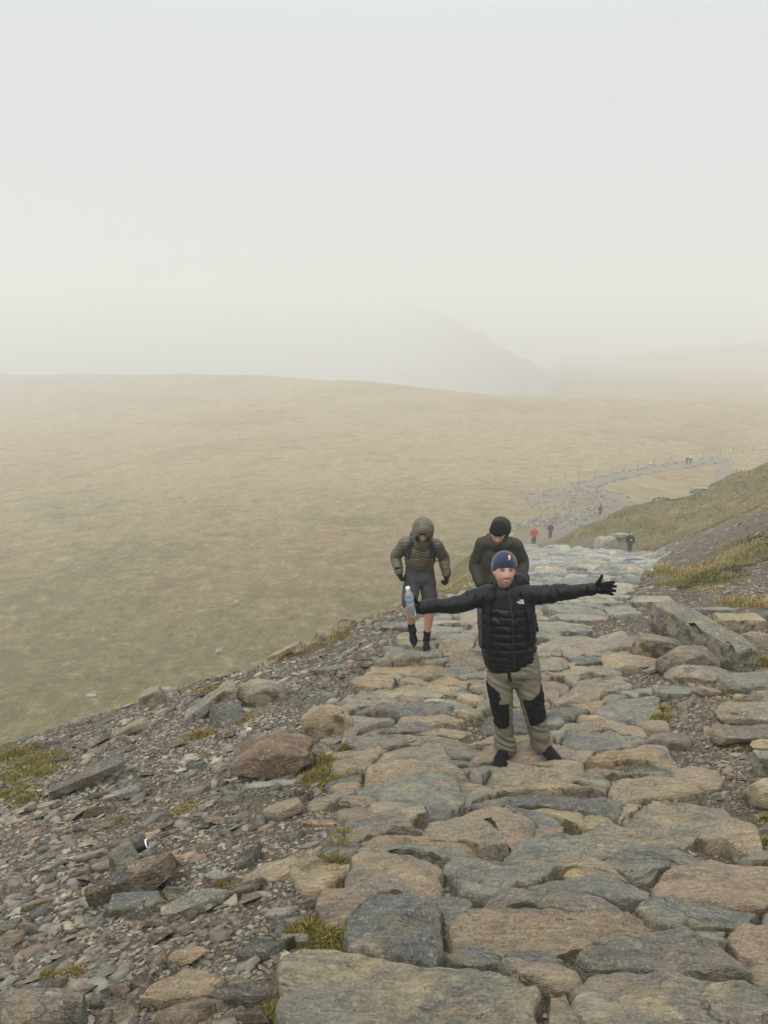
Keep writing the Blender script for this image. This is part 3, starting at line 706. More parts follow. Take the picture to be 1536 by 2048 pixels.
def add_rock(name, label, cat, u, vb, w, h, kind, col, seed=None, roll=0, yaw=None, dr=None, mat=None, group=None, sink=.18, Hm=None, pitch=0):
    """u = middle, vb = lower edge in the photograph; w,h its size there; placed on the ground at real size"""
    seed = seed if seed is not None else int(u * 7 + vb * 3) % 997
    p = hit(u, vb)
    if u < 760 and 1200 < vb < 1490 and 'slope' not in label.split('above the')[0] and 'plain' not in label:
        while p[1] > 12.5: vb += 3; p = hit(u, vb)      # keep ridge rocks on this side of the ridge
    s = depth(p) / FPX
    phi = math.atan2(-p[2], p[1]); Wm = w * s * 1.14; hm = h * s * 1.10
    r = dr if dr is not None else {'boulder': .55, 'dome': .6, 'slab': .5, 'wedge': .5, 'block': .45}[kind]
    ca = abs(math.cos(R(roll))); L = Wm / max(ca, .5)
    D = L * r
    vis = max(hm - L * abs(math.sin(R(roll))) * .45, .5 * hm)
    H = (vis - D * math.sin(phi)) / math.cos(phi)
    if H < .22 * D:
        D = vis / (math.sin(phi) + .25 * math.cos(phi)); H = .25 * D
    if Hm: H = Hm
    H *= (1.5 if kind in ('boulder', 'dome') else 1.3) / (1 - sink)
    bm = rock_mesh(kind, (L, D, H), seed)
    rot = Euler((R(pitch), R(roll), R(yaw if yaw is not None else 0)))
    bm.transform(rot.to_matrix().to_4x4())
    zmin = min(v.co.z for v in bm.verts); zmax = max(v.co.z for v in bm.verts)
    gz = Hs(p[0], p[1] + D * .4)
    o = from_bm(name, bm, mat or M_ROCK, None, kind in ('boulder', 'dome'), color=jit(CC[col] if isinstance(col, str) else col, .05))
    if kind not in ('boulder', 'dome'):
        o.data.set_sharp_from_angle(angle=R(32))
    o.location = (p[0], p[1] + D * .42, gz - zmin - (zmax - zmin) * sink)
    tag(o, label, cat, group)
    return o
RK = [
('boulder','large smooth brown boulder sitting on the scree left of the path',538,1562,150,112,'boulder',(.175,.125,.085),dict(sink=.1,seed=5,pitch=-8,roll=-8,dr=.75)),
('boulder','rounded tan boulder at the path edge behind the big brown boulder',656,1474,88,56,'boulder','t',dict(seed=8,sink=.12)),
('rock','blue-grey squared slab leaning on its end near the ridge of the scree',414,1438,92,66,'block','g',dict(roll=-38,seed=3,dr=.4)),
('rock','dark blue-grey rock below the leaning squared slab',454,1456,88,48,'wedge','d',{}),
('rock','cream coloured rock crowning the left ridge above the grass slope',330,1404,66,34,'wedge','w',{}),
('rock','narrow grey rock standing against the cream rock on the ridge',302,1416,34,40,'block','g',dict(roll=-18,dr=.8)),
('rock','lumpy grey and tan rock on the ridge right of the leaning slab',524,1412,88,48,'boulder','k',{}),
('rock','low brown wedge of rock below the lumpy ridge rock',538,1428,66,26,'wedge','q',{}),
('rock','pointed grey-brown slab tilted towards the camera below the big brown boulder',560,1642,86,50,'slab','q',dict(roll=-16,seed=21,sink=.1)),
('rock','mossy olive wedge of rock pointing up left of the path edge',536,1768,132,72,'wedge','k',dict(roll=-18,seed=14)),
('rock','grey triangular slab leaning against the dark paving stone',652,1702,76,50,'wedge','g',dict(roll=-28)),
('rock','upright grey-green pyramid rock beside the dropped flask',243,1752,66,74,'wedge','n',dict(seed=2,roll=0,sink=.05,dr=.9)),
('rock','long dark brown slab running diagonally below the dropped flask',262,1802,215,100,'slab',(.085,.062,.048),dict(roll=-22,yaw=12,dr=.24,seed=31,sink=.2)),
('rock','dark slate block overhanging a black hollow',262,1832,92,50,'block','d',dict(seed=12,roll=-8)),
('rock','pale green-white flat slab lying on the scree',380,1832,142,58,'slab',(.33,.34,.28),dict(roll=-14,yaw=14,dr=.36)),
('rock','small whitish slab above the pale green-white slab',432,1776,54,34,'slab','w',{}),
('rock','big tan layered slab near the bottom of the scree',362,2022,172,92,'slab',(.27,.225,.155),dict(roll=-14,seed=44,dr=.55,sink=.12)),
('rock','orange-tan wedge of rock above the big layered slab',362,1938,82,62,'wedge','o',dict(roll=-26)),
('boulder','grey-brown boulder cut off by the lower left corner',60,2085,165,95,'boulder','b',dict(seed=77,mat='L',Hm=.10)),
('rock','dark block pressed against the corner boulder',152,2062,36,52,'block','d',{}),
('rock','long grey block lying on the grassy left edge of the scree',163,1584,128,58,'block',(.13,.11,.092),dict(roll=-24,dr=.28,seed=50)),
('rock','long pale slab sunk in the scree right of the grassy edge',238,1604,82,36,'slab','w',dict(roll=-20,dr=.3)),
('rock','dark leaf-shaped slate on the open scree',304,1662,66,44,'slab','d',dict(roll=-32,dr=.35)),
('rock','rust red flat stone beside the path',637,1656,78,20,'slab',(.22,.075,.045),{}),
('rock','cream stones lump at the left picture edge',22,1778,54,34,'wedge','w',{}),
('rock','long pale flat slab in front of the big brown boulder',538,1580,122,22,'slab','w',dict(roll=-6,dr=.3)),
('rock','thin white stone standing on the ridge scree',248,1492,24,32,'wedge','w',dict(roll=-40)),
('rock','long brown ridge rock left of the cream rock',262,1472,66,38,'slab','b',dict(roll=-28,dr=.4)),
('rock','grey rock with a white cap on the ridge by the mossy tuft',694,1256,58,30,'wedge','g',{}),
('rock','low pale grey rock on the ridge left of the capped rock',640,1280,40,26,'wedge','k',{}),
('rock','long tan rock edging the ridge above the scree',568,1311,70,28,'slab','t',dict(roll=-26,dr=.35)),
('rock','small orange-pink stone just below the ridge edge',578,1312,26,14,'wedge','o',{}),
('rock','thin pale grey flagstone lying on the gravel shelf',660,1346,82,16,'slab',(.24,.25,.22),dict(roll=-6,dr=.35)),
('rock','dark flat block behind the left hiker\'s legs',792,1262,54,18,'block','d',{}),
('rock','grey slab on the yellow-green grass edge far left',92,1622,54,26,'slab','g',dict(roll=-16)),
('rock','dark pointed slate standing in the grass tuft by the path',706,1546,34,28,'wedge','d',dict(roll=25)),
('rock','brown triangular rock above the long grey block',312,1664,70,30,'wedge','q',dict(roll=-20)),
('rock','grey slab half buried left of the pyramid rock',180,1722,80,26,'slab','g',dict(roll=-18,dr=.4)),
('rock','reddish slab near the left picture edge',40,1630,60,22,'slab','p',dict(roll=-22)),
('rock','grey stone beside the big layered slab',250,2015,40,28,'wedge','n',{}),
('rock','brown square slab lower middle of the scree',560,1840,70,34,'slab','n',dict(roll=-8)),
('rock','greenish slab beside the mossy wedge',620,1700,50,22,'slab','n',dict(roll=-16)),
('boulder','mauve-brown squared stone beside the pink paving stone',588,1900,50,30,'block','q',{}),
('boulder','dark rust rock above the mossy wedge',610,1545,34,18,'wedge','q',{}),
('boulder','large grey rounded boulder under the lichened block',1388,1352,112,56,'boulder',(.16,.155,.13),dict(seed=9)),
('boulder','pale domed stone nearest the path below the lichened block',1272,1345,108,42,'dome','k',dict(mat='L',dr=.6,sink=.3)),
('boulder','pale domed lichened stone in front of the grey boulder',1405,1366,116,42,'dome','k',dict(mat='L',dr=.6,sink=.3)),
('rock','angular dark brown rock wedged left of the lichened block',1318,1322,80,52,'block','b',dict(roll=12,seed=4)),
('rock','long slate-grey rock bordering the gully',1232,1314,118,40,'block','g',dict(roll=-10,dr=.35,seed=6)),
('boulder','big grey rock at the right edge with a mossy flank',1522,1388,128,52,'block',(.19,.19,.17),dict(roll=-8)),
('rock','grey angular rock at the right edge below the big grey rock',1545,1418,90,40,'wedge','g',{}),
('rock','flat pale grey stone in the gully with an overhang',1350,1400,92,28,'slab','g',dict(dr=.5)),
('rock','tan stone beside the flat pale gully stone',1388,1416,54,24,'wedge','t',{}),
('boulder','lichen-mottled boulder at the right edge above the long slab',1528,1456,140,58,'boulder','k',dict(mat='L',seed=61)),
('rock','long log-like slab lying at the right edge',1545,1486,190,36,'block',(.20,.165,.125),dict(dr=.28,seed=70,sink=.1)),
('rock','rusty tan stone below the log-like slab',1545,1506,62,28,'boulder','t',{}),
('rock','blue-grey stone on the right edge of the gully',1545,1552,60,44,'block','g',{}),
('boulder','grey and tan boulder on the right edge beside the gully',1550,1622,90,60,'boulder','k',dict(seed=15)),
('rock','thin brown slabs stacked under moss right of the gully',1424,1396,52,26,'slab','q',dict(roll=12)),
('rock','cream rock behind the top of the lichened block',1484,1262,84,34,'block','t',{}),
('rock','dark slate at the right edge behind the lichened block',1545,1250,66,30,'wedge','d',{}),
('boulder','brown rounded rock right of the lichened block',1520,1302,60,34,'boulder','q',{}),
('rock','long thin grey slab lying along the bank foot',1432,1228,106,14,'slab','g',dict(dr=.25)),
('rock','pair-like slate ledge at the path edge above the gully',1308,1214,72,22,'block','g',{}),
('rock','blue slate wedge beside the slate ledge',1328,1226,44,24,'wedge','d',{}),
('rock','dark pointed stone on the right side of the far paving',1297,1157,30,18,'wedge','d',{}),
('rock','pale round stone beside the dark pointed stone',1262,1166,34,16,'boulder','k',{}),
('rock','small tan stone in the gully near the slate edge',1218,1290,14,9,'boulder','t',{}),
('rock','pale pointed chip leaning on the domed stone',1305,1348,36,18,'slab','w',dict(roll=-24)),
('rock','grey outcrop on the bank left of the lone dark hiker',1214,1100,40,22,'dome','g',dict(sink=.45)),
('rock','low pale outcrop behind the grey bank outcrop',1248,1078,50,8,'slab','n',{}),
('rock','grey stone by the path bend near the red hiker',1082,1104,26,10,'wedge','n',{}),
('rock','long stone by the path bend right of the red hiker',1112,1098,34,9,'dome','n',{}),
('rock','grey outcrop on the grass spur between path bends',1402,985,40,12,'slab','g',{}),
('rock','pale stone on the moor plain below the left hiker\'s hand',472,1210,12,7,'boulder','w',{}),
('rock','grey stone on the near grass slope above the ridge',438,1309,14,9,'boulder','p',{}),
('rock','white stone low on the left grass slope',42,1502,22,13,'wedge','w',{}),
('rock','grey stone patch on the grass slope left of the ridge',180,1396,26,9,'slab','n',{}),
('rock','white stone by the far path below the fence',1304,931,10,5,'boulder','w',{}),
('rock','largest white stone by the far path below the fence',1344,927,14,7,'wedge','w',{}),
('rock','white stone by the fence at the right picture edge',1529,901,9,5,'boulder','w',{}),
('rock','white stone on the spur grass above the path loop',1293,980,7,4,'boulder','w',{}),
('rock','white stone behind the middle hiker\'s shoulder',1023,1077,10,7,'boulder','w',{}),
('rock','small pale rock beside the left hiker\'s bare leg',909,1222,10,9,'wedge','w',{}),
('rock','whitish stone on the rubble bank of the far path',1133,1032,18,10,'wedge','w',{}),
('rock','pale boulder lying on the far paving near the right bank',1072,1128,44,18,'boulder','y',{}),
]
for i, (nm, lb, u, vb, w, h, kind, col, kw) in enumerate(RK):
    kw = dict(kw)
    if kw.get('mat') == 'L': kw['mat'] = M_LICHEN
    nm2 = nm
    add_rock(nm2, lb, nm, u, vb, w, h, kind, col, **kw)

# the big lichened block with drill holes, leaning on its neighbours
def lichen_block():
    pf = hit(1500, 1345); pn = hit(1352, 1300)
    a = Vector((float(pf[0]) - .05, float(pf[1]) + .12, float(pf[2]) + .11))
    b_ = Vector((float(pn[0]) - .06, float(pn[1]) + .25, float(pn[2]) + .36))
    ax = (a - b_).normalized(); L = (a - b_).length
    bm = bmesh.new()
    up = Vector((0, 0, 1)); sd = ax.cross(up).normalized(); up = sd.cross(ax).normalized()
    sec = [(-1, -.8), (-1.0, .55), (-.15, .98), (.85, .78), (1.05, -.25), (.7, -1.0), (-.5, -1.05)]
    st = [(-.51, .72), (-.48, .96), (-.25, 1.04), (0, 1.0), (.22, .97), (.42, .90), (.50, .66)]
    rr_ = .235
    rings = []
    for i, (t, s) in enumerate(st):
        ring = []
        for k, (x, y) in enumerate(sec):
            p = b_.lerp(a, .5 + t * 1.12) + sd * (x * rr_ * 1.05 * s) + up * (y * rr_ * s * (1 + .06 * math.sin(i * 3 + k)))
            ring.append(bm.verts.new(p))
        rings.append(ring)
    n = len(sec)
    for r0, r1 in zip(rings, rings[1:]):
        for k in range(n): bm.faces.new((r0[k], r0[(k + 1) % n], r1[(k + 1) % n], r1[k]))
    bm.faces.new(rings[0][::-1]); bm.faces.new(rings[-1])
    bmesh.ops.recalc_face_normals(bm, faces=bm.faces)
    bmesh.ops.bevel(bm, geom=[e for e in bm.edges if e.calc_face_angle(0) > .35], offset=.012, segments=2, affect='EDGES')
    bmesh.ops.triangulate(bm, faces=bm.faces)
    for it in range(4):
        ed = [e for e in bm.edges if e.calc_length() > .028]
        if ed: bmesh.ops.subdivide_edges(bm, edges=ed, cuts=1); bmesh.ops.triangulate(bm, faces=bm.faces)
    bm.normal_update()
    # two hollows: pushed in where the ray through the hole meets the camera-side face
    holes = []
    for (u, v, rx, rz, dp) in ((1392, 1258, .032, .062, .13), (1464, 1300, .022, .035, .08)):
        d = Vector(pixdir(u, v)).normalized(); tree = BVHTree.FromBMesh(bm); h_ = tree.ray_cast(Vector((0, 0, 0)), d)
        if h_[0]: holes.append((h_[0].copy(), d, rx, rz, dp))
    for v in bm.verts:
        q = v.co
        v.co = q + v.normal * (.010 * mnoise.noise(q * 6) + .009 * mnoise.noise(q * 17) + .005 * mnoise.noise(q * 45))
    for c, d, rx, rz, dp in holes:
        for v in bm.verts:
            q = v.co - c
            e = math.hypot(q.x / rx, q.z / rz)
            if e < 1.25 and q.length < .14 and v.normal.dot(d) < .2:
                v.co += d * dp * float(1 - sstep(.65, 1.25, e))
    bmesh.ops.translate(bm, verts=bm.verts, vec=-a)
    o = from_bm('boulder', bm, M_LICHEN, None, True, color=(.37, .35, .28)); o.location = a
    o.data.set_sharp_from_angle(angle=R(38))
    tag(o, 'big elongated lichened block with a dark round hole, leaning right of the path', 'boulder')
lichen_block()

# ------------------------------------------------------------------ loose slates: the larger ones one by one
PAL = np.array([(.185, .18, .155), (.165, .125, .092), (.14, .13, .11), (.24, .20, .14), (.20, .13, .085), (.085, .076, .066), (.18, .19, .155), (.29, .25, .18), (.12, .09, .068), (.11, .107, .095)]) * 1.42 * np.array([1, 1.03, 1])
PAL = (PAL * .72 + np.array([.215, .185, .145]) * .28) * .82
PALP = np.array([.17, .21, .13, .09, .06, .10, .07, .04, .09, .04]); PALP = PALP / PALP.sum()
def shard_arrays(x, y, r, n=5, thick=(.07, .24), tilt=.42, seed=1, lift=0, colf=None):
    g = np.random.default_rng(seed); N = len(x)
    z = Hf(x, y)
    ang = (np.arange(n)[None] + g.uniform(-.38, .38, (N, n))) * 2 * np.pi / n
    rad = g.uniform(.50, 1.30, (N, n)) * r[:, None]
    asp = g.uniform(.35, .85, N)
    lx = np.cos(ang) * rad; ly = np.sin(ang) * rad * asp[:, None]
    th = g.uniform(thick[0], thick[1], N) * r
    shr = g.uniform(.72, .98, (N, 1))
    dz = g.uniform(-.14, .14, (N, n)) * r[:, None] * .5
    top = np.stack([lx * shr, ly * shr, np.repeat(th[:, None], n, 1) + dz], -1); bot = np.stack([lx, ly, -np.repeat(th[:, None], n, 1) + dz * 0], -1)
    P = np.concatenate([top, bot], 1)                        # N,2n,3
    yaw = g.normal(.35, .9, N); a = g.normal(0, tilt, N) * .55; b_ = g.normal(-.10, tilt, N) * .55
    cy_, sy_ = np.cos(yaw), np.sin(yaw); ca, sa = np.cos(a), np.sin(a); cb, sb = np.cos(b_), np.sin(b_)
    X = P[..., 0] * cy_[:, None] - P[..., 1] * sy_[:, None]; Yv = P[..., 0] * sy_[:, None] + P[..., 1] * cy_[:, None]; Z = P[..., 2]
    Y2 = Yv * ca[:, None] - Z * sa[:, None]; Z2 = Yv * sa[:, None] + Z * ca[:, None]
    X3 = X * cb[:, None] + Z2 * sb[:, None]; Z3 = -X * sb[:, None] + Z2 * cb[:, None]
    e = .1; gxx = (Hf(x + e, y) - Hf(x - e, y)) / (2 * e); gyy = (Hf(x, y + e) - Hf(x, y - e)) / (2 * e)
    V = np.stack([X3 + x[:, None], Y2 + y[:, None], Z3 + z[:, None] + (lift + .35 * th + g.uniform(0, .35, N) * r * .5)[:, None] + gxx[:, None] * X3 + gyy[:, None] * Y2], -1)
    base = (np.arange(N) * 2 * n)[:, None]
    topf = base + np.arange(n)[None]
    k = np.arange(n); k2 = (k + 1) % n
    sides = np.stack([k, n + k, n + k2, k2], 1)[None] + base[:, :, None]     # N,n,4
    loops = np.concatenate([topf, sides.reshape(N, -1)], 1).ravel()
    tot = np.tile(np.r_[n, np.full(n, 4)], N)
    ci = g.choice(len(PAL), N, p=PALP); col = PAL[ci] * g.uniform(.45, 1.35, (N, 1))
    if colf is not None: col = colf(col, x, y, g)
    return V.reshape(-1, 3), loops, tot, np.repeat(col, 2 * n, 0)
def shards(name, label, x, y, r, mat=M_SHARD, **kw):
    V, loops, tot, col = shard_arrays(x, y, r, **kw)
    me = np_mesh(name, V, loops, np.r_[0, np.cumsum(tot)[:-1]], tot, col=col)
    return tag(mesh_obj(name, me, mat), label, None, None, 'stuff')

g = np.random.default_rng(5)
# density of loose pieces follows the scree mask
def sample(n, ylo, yhi, xf, maskmin=.35, seed=0, ypow=1.0, chan=0):
    g = np.random.default_rng(seed + 100)
    Y = ylo * (yhi / ylo) ** (g.uniform(0, 1, n) ** ypow); lo, hi = xf(Y); X = lo + (hi - lo) * g.uniform(0, 1, n)
    m = masks(X, Y)[chan]; keep = m > g.uniform(maskmin * .6, maskmin * 1.4 + .3, n)
    return X[keep], Y[keep]
def in_view(X, Y, mg=.38):
    Z = Hf(X, Y); d = Y * math.cos(PITCH) - Z * math.sin(PITCH); a = X / d; b = (-Y * math.sin(PITCH) - Z * math.cos(PITCH)) / d
    return (np.abs(a) < .5 + mg) & (np.abs(b) < .67 + mg)
allX, allY, allR = [], [], []
for (ylo, yhi, n, rlo, rhi, sd) in ((1.3, 5, 56000, .011, .085, 1), (5, 9, 52000, .014, .10, 2), (9, 16, 42000, .018, .10, 3), (16, 34, 27000, .03, .14, 4), (34, 60, 16000, .06, .3, 5)):
    def xf(Y):
        vw = .92 * (Y * 1.08 + .8); return -vw, vw
    X, Y = sample(n, ylo, yhi, xf, .4, sd, .8)
    k = in_view(X, Y); X, Y = X[k], Y[k]
    inp = (X > tb(T_xL, Y) - .02) & (X < tb(T_xR, Y))
    k = ~inp | (np.random.default_rng(sd).uniform(0, 1, len(X)) < .45); X, Y = X[k], Y[k]; inp = inp[k]
    u_ = np.random.default_rng(sd + 50).uniform(0, 1, len(X))
    # bounded power law of sizes
    al = 1.75; r = (rlo ** -al - u_ * (rlo ** -al - rhi ** -al)) ** (-1 / al)
    fine = np.abs(fbm(X / .9, Y / .9, 222, 3)) < .1          # trodden patches of finer grit
    r = np.where(fine, np.minimum(r, rlo * 2.2), r); r = np.where(inp, np.minimum(r, rlo * 3), r)
    gully = (X > tb(T_xR, Y)) & (Y < 14); r = np.where(gully, np.minimum(r, rlo * 4), r)
    allX.append(X); allY.append(Y); allR.append(r)
X = np.concatenate(allX); Y = np.concatenate(allY); r_ = np.concatenate(allR)
def tint(col, x, y, g):
    right = x > tb(T_xR, y)
    col = np.where(right[:, None], col * np.array([.88, .83, .78]), col)
    m = 1 + .5 * fbm(x / .7, y / .7, 91, 3)[:, None]; return col * m
print('shards', len(X))
shards('scree', 'loose broken slate covering the slopes beside the path', X, Y, r_, seed=9, colf=tint)
# pieces on the rubble banks of the far path
RX, RY, RR = [], [], []
for p_, rr_ in rub[:-2]:
    n = 150; t = g.uniform(0, 2 * np.pi, n); q = rr_ * np.sqrt(g.uniform(0, 1, n)); RX.append(p_[0] + np.cos(t) * q); RY.append(p_[1] + np.sin(t) * q * 1.2); RR.append(g.uniform(.08, .16, n) / g.uniform(.3, 1, n))
t = g.uniform(0, 1, 900); si = g.integers(0, len(far_line) - 1, 900); A = far_line[si]; B = far_line[si + 1]
PX = A[:, 0] + (B[:, 0] - A[:, 0]) * t; PY = A[:, 1] + (B[:, 1] - A[:, 1]) * t; sg = g.choice([-1, 1], 900) * g.uniform(1.2, 2.4, 900)
nx = -(B[:, 1] - A[:, 1]); ny = (B[:, 0] - A[:, 0]); ln = np.hypot(nx, ny); RX.append(PX + nx / ln * sg); RY.append(PY + ny / ln * sg); RR.append(g.uniform(.12, .38, 900))
shards('rubble', 'pale rubble heaped beside the distant bends of the path', np.concatenate(RX), np.concatenate(RY), np.concatenate(RR), seed=12, thick=(.2, .6), tilt=.9,
       colf=lambda c, x, y, g: c * .8 + np.array([.03, .028, .02]))
# single loose slates
slate_lib = []
gs = np.random.default_rng(31)
def slate_piece(x, y, r, cat='slate', lb=None, grp=None, thick=(.16, .4), seed=0, tilt=.45):
    V, loops, tot, col = shard_arrays(np.array([x]), np.array([y]), np.array([r]), n=8, thick=thick, seed=seed, tilt=tilt)
    c = np.array([x, y, Hs(x, y)])
    me = np_mesh('slate_piece', V - c, loops, np.r_[0, np.cumsum(tot)[:-1]], tot, col=col)
    o = mesh_obj('slate_piece', me, M_ROCK, color=tuple(col[0])); o.location = c
    return tag(o, lb, cat, grp)
def to_px(p):
    d = p[1] * math.cos(PITCH) - p[2] * math.sin(PITCH); return p[0] / d * FPX + W / 2, (-p[1] * math.sin(PITCH) - p[2] * math.cos(PITCH)) / d * FPX + HH / 2
CUT = (' sitting', ' at ', ' behind', ' leaning', ' below', ' crowning', ' standing', ' against', ' on ', ' tilted', ' pointing', ' beside', ' running', ' overhanging', ' lying', ' above', ' near', ' cut', ' pressed', ' sunk', ' in ', ' left', ' with', ' just', ' edging', ' half', ' right', ' lower', ' nearest', ' wedged', ' bordering', ' stacked', ' along', ' by ')
LAND = []
for o_ in list(COL.objects):
    if o_.get('category') in ('rock', 'boulder'):
        s_ = o_['label']; k_ = min([s_.find(c) for c in CUT if s_.find(c) > 4] or [len(s_)]); LAND.append((to_px(o_.location), ' '.join(s_[:k_].split()[-5:])))
def slate_label(o, r):
    u, v = to_px(o.location); (lu, lv), nm = min(LAND, key=lambda q: math.hypot(q[0][0] - u, (q[0][1] - v) * 1.3))
    du, dv = u - lu, v - lv
    side = ('right of' if du > 0 else 'left of') if abs(du) > 1.3 * abs(dv) else ('in front of' if dv > 0 else 'behind')
    dist = math.hypot(du, dv); far = 'close ' if dist < 55 else ('well ' if dist > 120 else '')
    c = o.color; lum = sum(c[:3]) / 3
    tone = 'dark' if lum < .11 else ('pale' if lum > .24 else 'mid'); rel = c[0] / max(c[2], .01)
    hue = 'reddish brown' if rel > 1.75 else ('brown' if rel > 1.4 else ('tan grey' if rel > 1.2 else 'grey'))
    sz = 'small' if r < .07 else ('large' if r > .105 else 'medium')
    return f'{sz} {tone} {hue} slate {far}{side} the {nm}'.replace('mid ', '')
cnt = 0
for att in range(4000):
    if cnt >= 190: break
    y = 2.0 * (11 / 2.0) ** random.random(); vw = .54 * (y * 1.08 + .8); x = random.uniform(-vw, vw)
    m = float(masks(np.array([x]), np.array([y]))[0][0])
    if m < .6 or (tb(T_xL, y) - .1 < x < tb(T_xR, y) + .1): continue
    if not in_view(np.array([x]), np.array([y]), 0)[0]: continue
    gul = x > tb(T_xR, y)
    if gul and random.random() < .5: continue
    if cnt < 30 and gul: continue
    rs = (random.uniform(.11, .18) if cnt < 30 else random.uniform(.045, .125)) * (.7 if gul else 1)
    o = slate_piece(x, y, rs, 'slate', None, 'loose slates in the gully' if gul else 'loose slates on the left scree', seed=1000 + att, thick=(.08, .22))
    o['label'] = slate_label(o, rs)
    cnt += 1

from collections import defaultdict
same = defaultdict(list)
for o_ in list(COL.objects):
    if o_.get('category') == 'slate': same[o_['label']].append(o_)
for lb_, os_ in same.items():
    if len(os_) < 2: continue
    os_.sort(key=lambda o: o.location.y)
    wd = ['nearer', 'farther'] if len(os_) == 2 else (['nearest', 'middle', 'farthest'] if len(os_) == 3 else ['nearest', 'second nearest', 'third nearest', 'farthest', 'farthest', 'farthest'])
    for k_, o_ in enumerate(os_): o_['label'] = wd[min(k_, len(wd) - 1)] + ' ' + lb_

# ------------------------------------------------------------------ grass, moss
def blades(name, label, X, Y, h, cols, seed=3, spread=.6, wd=.0035, lift=0):
    g = np.random.default_rng(seed); N = len(X); Z = Hf(X, Y) - .01 + lift
    az = g.uniform(0, 2 * np.pi, N); ln = g.uniform(.15, 1, N) * spread * h; hh = h * g.uniform(.5, 1.1, N)
    dx, dy = np.cos(az) * ln, np.sin(az) * ln - .15 * ln
    wx, wy = -np.sin(az + g.normal(0, .6, N)), np.cos(az); ww = wd * (1 + Y * .11)
    P0 = np.stack([X - wx * ww, Y - wy * ww, Z], -1); P1 = np.stack([X + wx * ww, Y + wy * ww, Z], -1)
    P2 = np.stack([X + dx * .4 + wx * ww * .7, Y + dy * .4 + wy * ww * .7, Z + hh * .65], -1); P3 = np.stack([X + dx * .4 - wx * ww * .7, Y + dy * .4 - wy * ww * .7, Z + hh * .65], -1)
    P4 = np.stack([X + dx, Y + dy, Z + hh * g.uniform(.55, 1, N)], -1)
    V = np.stack([P0, P1, P2, P3, P4], 1).reshape(-1, 3); b_ = (np.arange(N) * 5)[:, None]
    loops = np.concatenate([b_ + np.array([[0, 1, 2, 3]]), b_ + np.array([[3, 2, 4]])], 1).ravel(); tot = np.tile([4, 3], N)
    me = np_mesh(name, V, loops, np.r_[0, np.cumsum(tot)[:-1]], tot, col=np.repeat(cols, 5, 0))
    return tag(mesh_obj(name, me, M_GRASS), label, None, None, 'stuff')
GP = np.array([(.125, .120, .022), (.215, .190, .034), (.28, .22, .062), (.44, .34, .16), (.20, .13, .05), (.055, .052, .016)])
gg = np.random.default_rng(77)
# tufts between stones near the camera
tufts = [(655,1530,.26,.10,0),(690,1545,.24,.12,0),(650,1560,.22,.10,0),(675,1575,.18,.10,0),(610,1540,.28,.05,1),(570,1545,.22,.05,1),(700,1580,.12,.08,0),(700,1500,.10,.09,0),(688,1690,.12,.12,0),(680,1715,.13,.12,0),(674,1745,.12,.12,0),(668,1770,.10,.10,0),(650,1720,.07,.06,1),
 (620,1875,.12,.10,0),(655,1890,.13,.10,0),(605,1890,.09,.06,1),(640,1900,.10,.06,1),(545,2000,.07,.07,0),(550,2035,.07,.08,0),(435,1800,.05,.06,1),(445,1775,.05,.07,1),(700,1615,.09,.05,1),(590,1745,.06,.04,1),
 (1320,1440,.16,.09,1),(1300,1450,.12,.07,1),(1325,1425,.10,.09,1),(1345,1555,.06,.05,1),(1450,1370,.16,.08,0),(1470,1385,.16,.08,0),(1480,1410,.14,.08,1),(1500,1440,.14,.07,1),(1470,1445,.10,.06,1),(1465,1495,.12,.05,0),
 (1265,1750,.03,.04,1),(1525,1690,.08,.06,0),(1530,1730,.08,.05,1),(1530,1640,.06,.05,0),(100,1950,.10,.04,0),(150,1945,.10,.04,1),(400,1470,.2,.06,1),(480,1440,.2,.08,1),(340,1390,.16,.08,0),(420,1380,.2,.07,1),(560,1380,.12,.05,1),(370,1620,.18,.05,1),(330,1640,.14,.05,1),
 (230,1640,.1,.04,1),(735,1240,.16,.09,0),(760,1225,.2,.08,0),(905,1235,.22,.14,1),(890,1225,.25,.14,1),(700,1262,.1,.05,1),(570,1310,.12,.07,1),(1150,1945,.05,.03,1),(880,1700,.04,.03,1),(800,1650,.04,.04,1),(1000,1785,.04,.03,1),(760,1485,.08,.04,0),(1500,1320,.2,.10,1),(1530,1330,.2,.12,1),(640,1500,.12,.06,1),(20,1510,.5,.07,0),(60,1525,.45,.07,0),(30,1560,.4,.07,0),(80,1550,.3,.06,0),(110,1520,.3,.06,0),(20,1590,.25,.06,0),(50,1600,.2,.05,0),(1345,1225,.3,.07,0)]
TX, TY, TH, TC = [], [], [], []
for (u, v, rad, hh, dryk) in tufts:
    p = hit(u, v)
    while u < 760 and v > 1200 and p[1] > 12.5: v += 3; p = hit(u, v)
    n = int(2600 * rad / .15); n = min(max(n, 700), 4500)
    q = np.abs(gg.normal(0, .5, n)) * rad; t = gg.uniform(0, 2 * np.pi, n)
    TX.append(p[0] + np.cos(t) * q); TY.append(p[1] + np.sin(t) * q * .8); TH.append(np.full(n, hh * 1.25) * gg.uniform(.4, 1.05, n) * (1 - .4 * q / rad))
    pr = np.array([.26, .30, .18, .08, .05, .13]) if not dryk else np.array([.08, .18, .26, .24, .18, .06])
    TC.append(GP[gg.choice(6, n, p=pr)] * gg.uniform(.7, 1.25, (n, 1)))
blades('grass', 'grass and moss tufts growing between the stones', np.concatenate(TX), np.concatenate(TY), np.concatenate(TH), np.concatenate(TC), 4, .7, .0022)
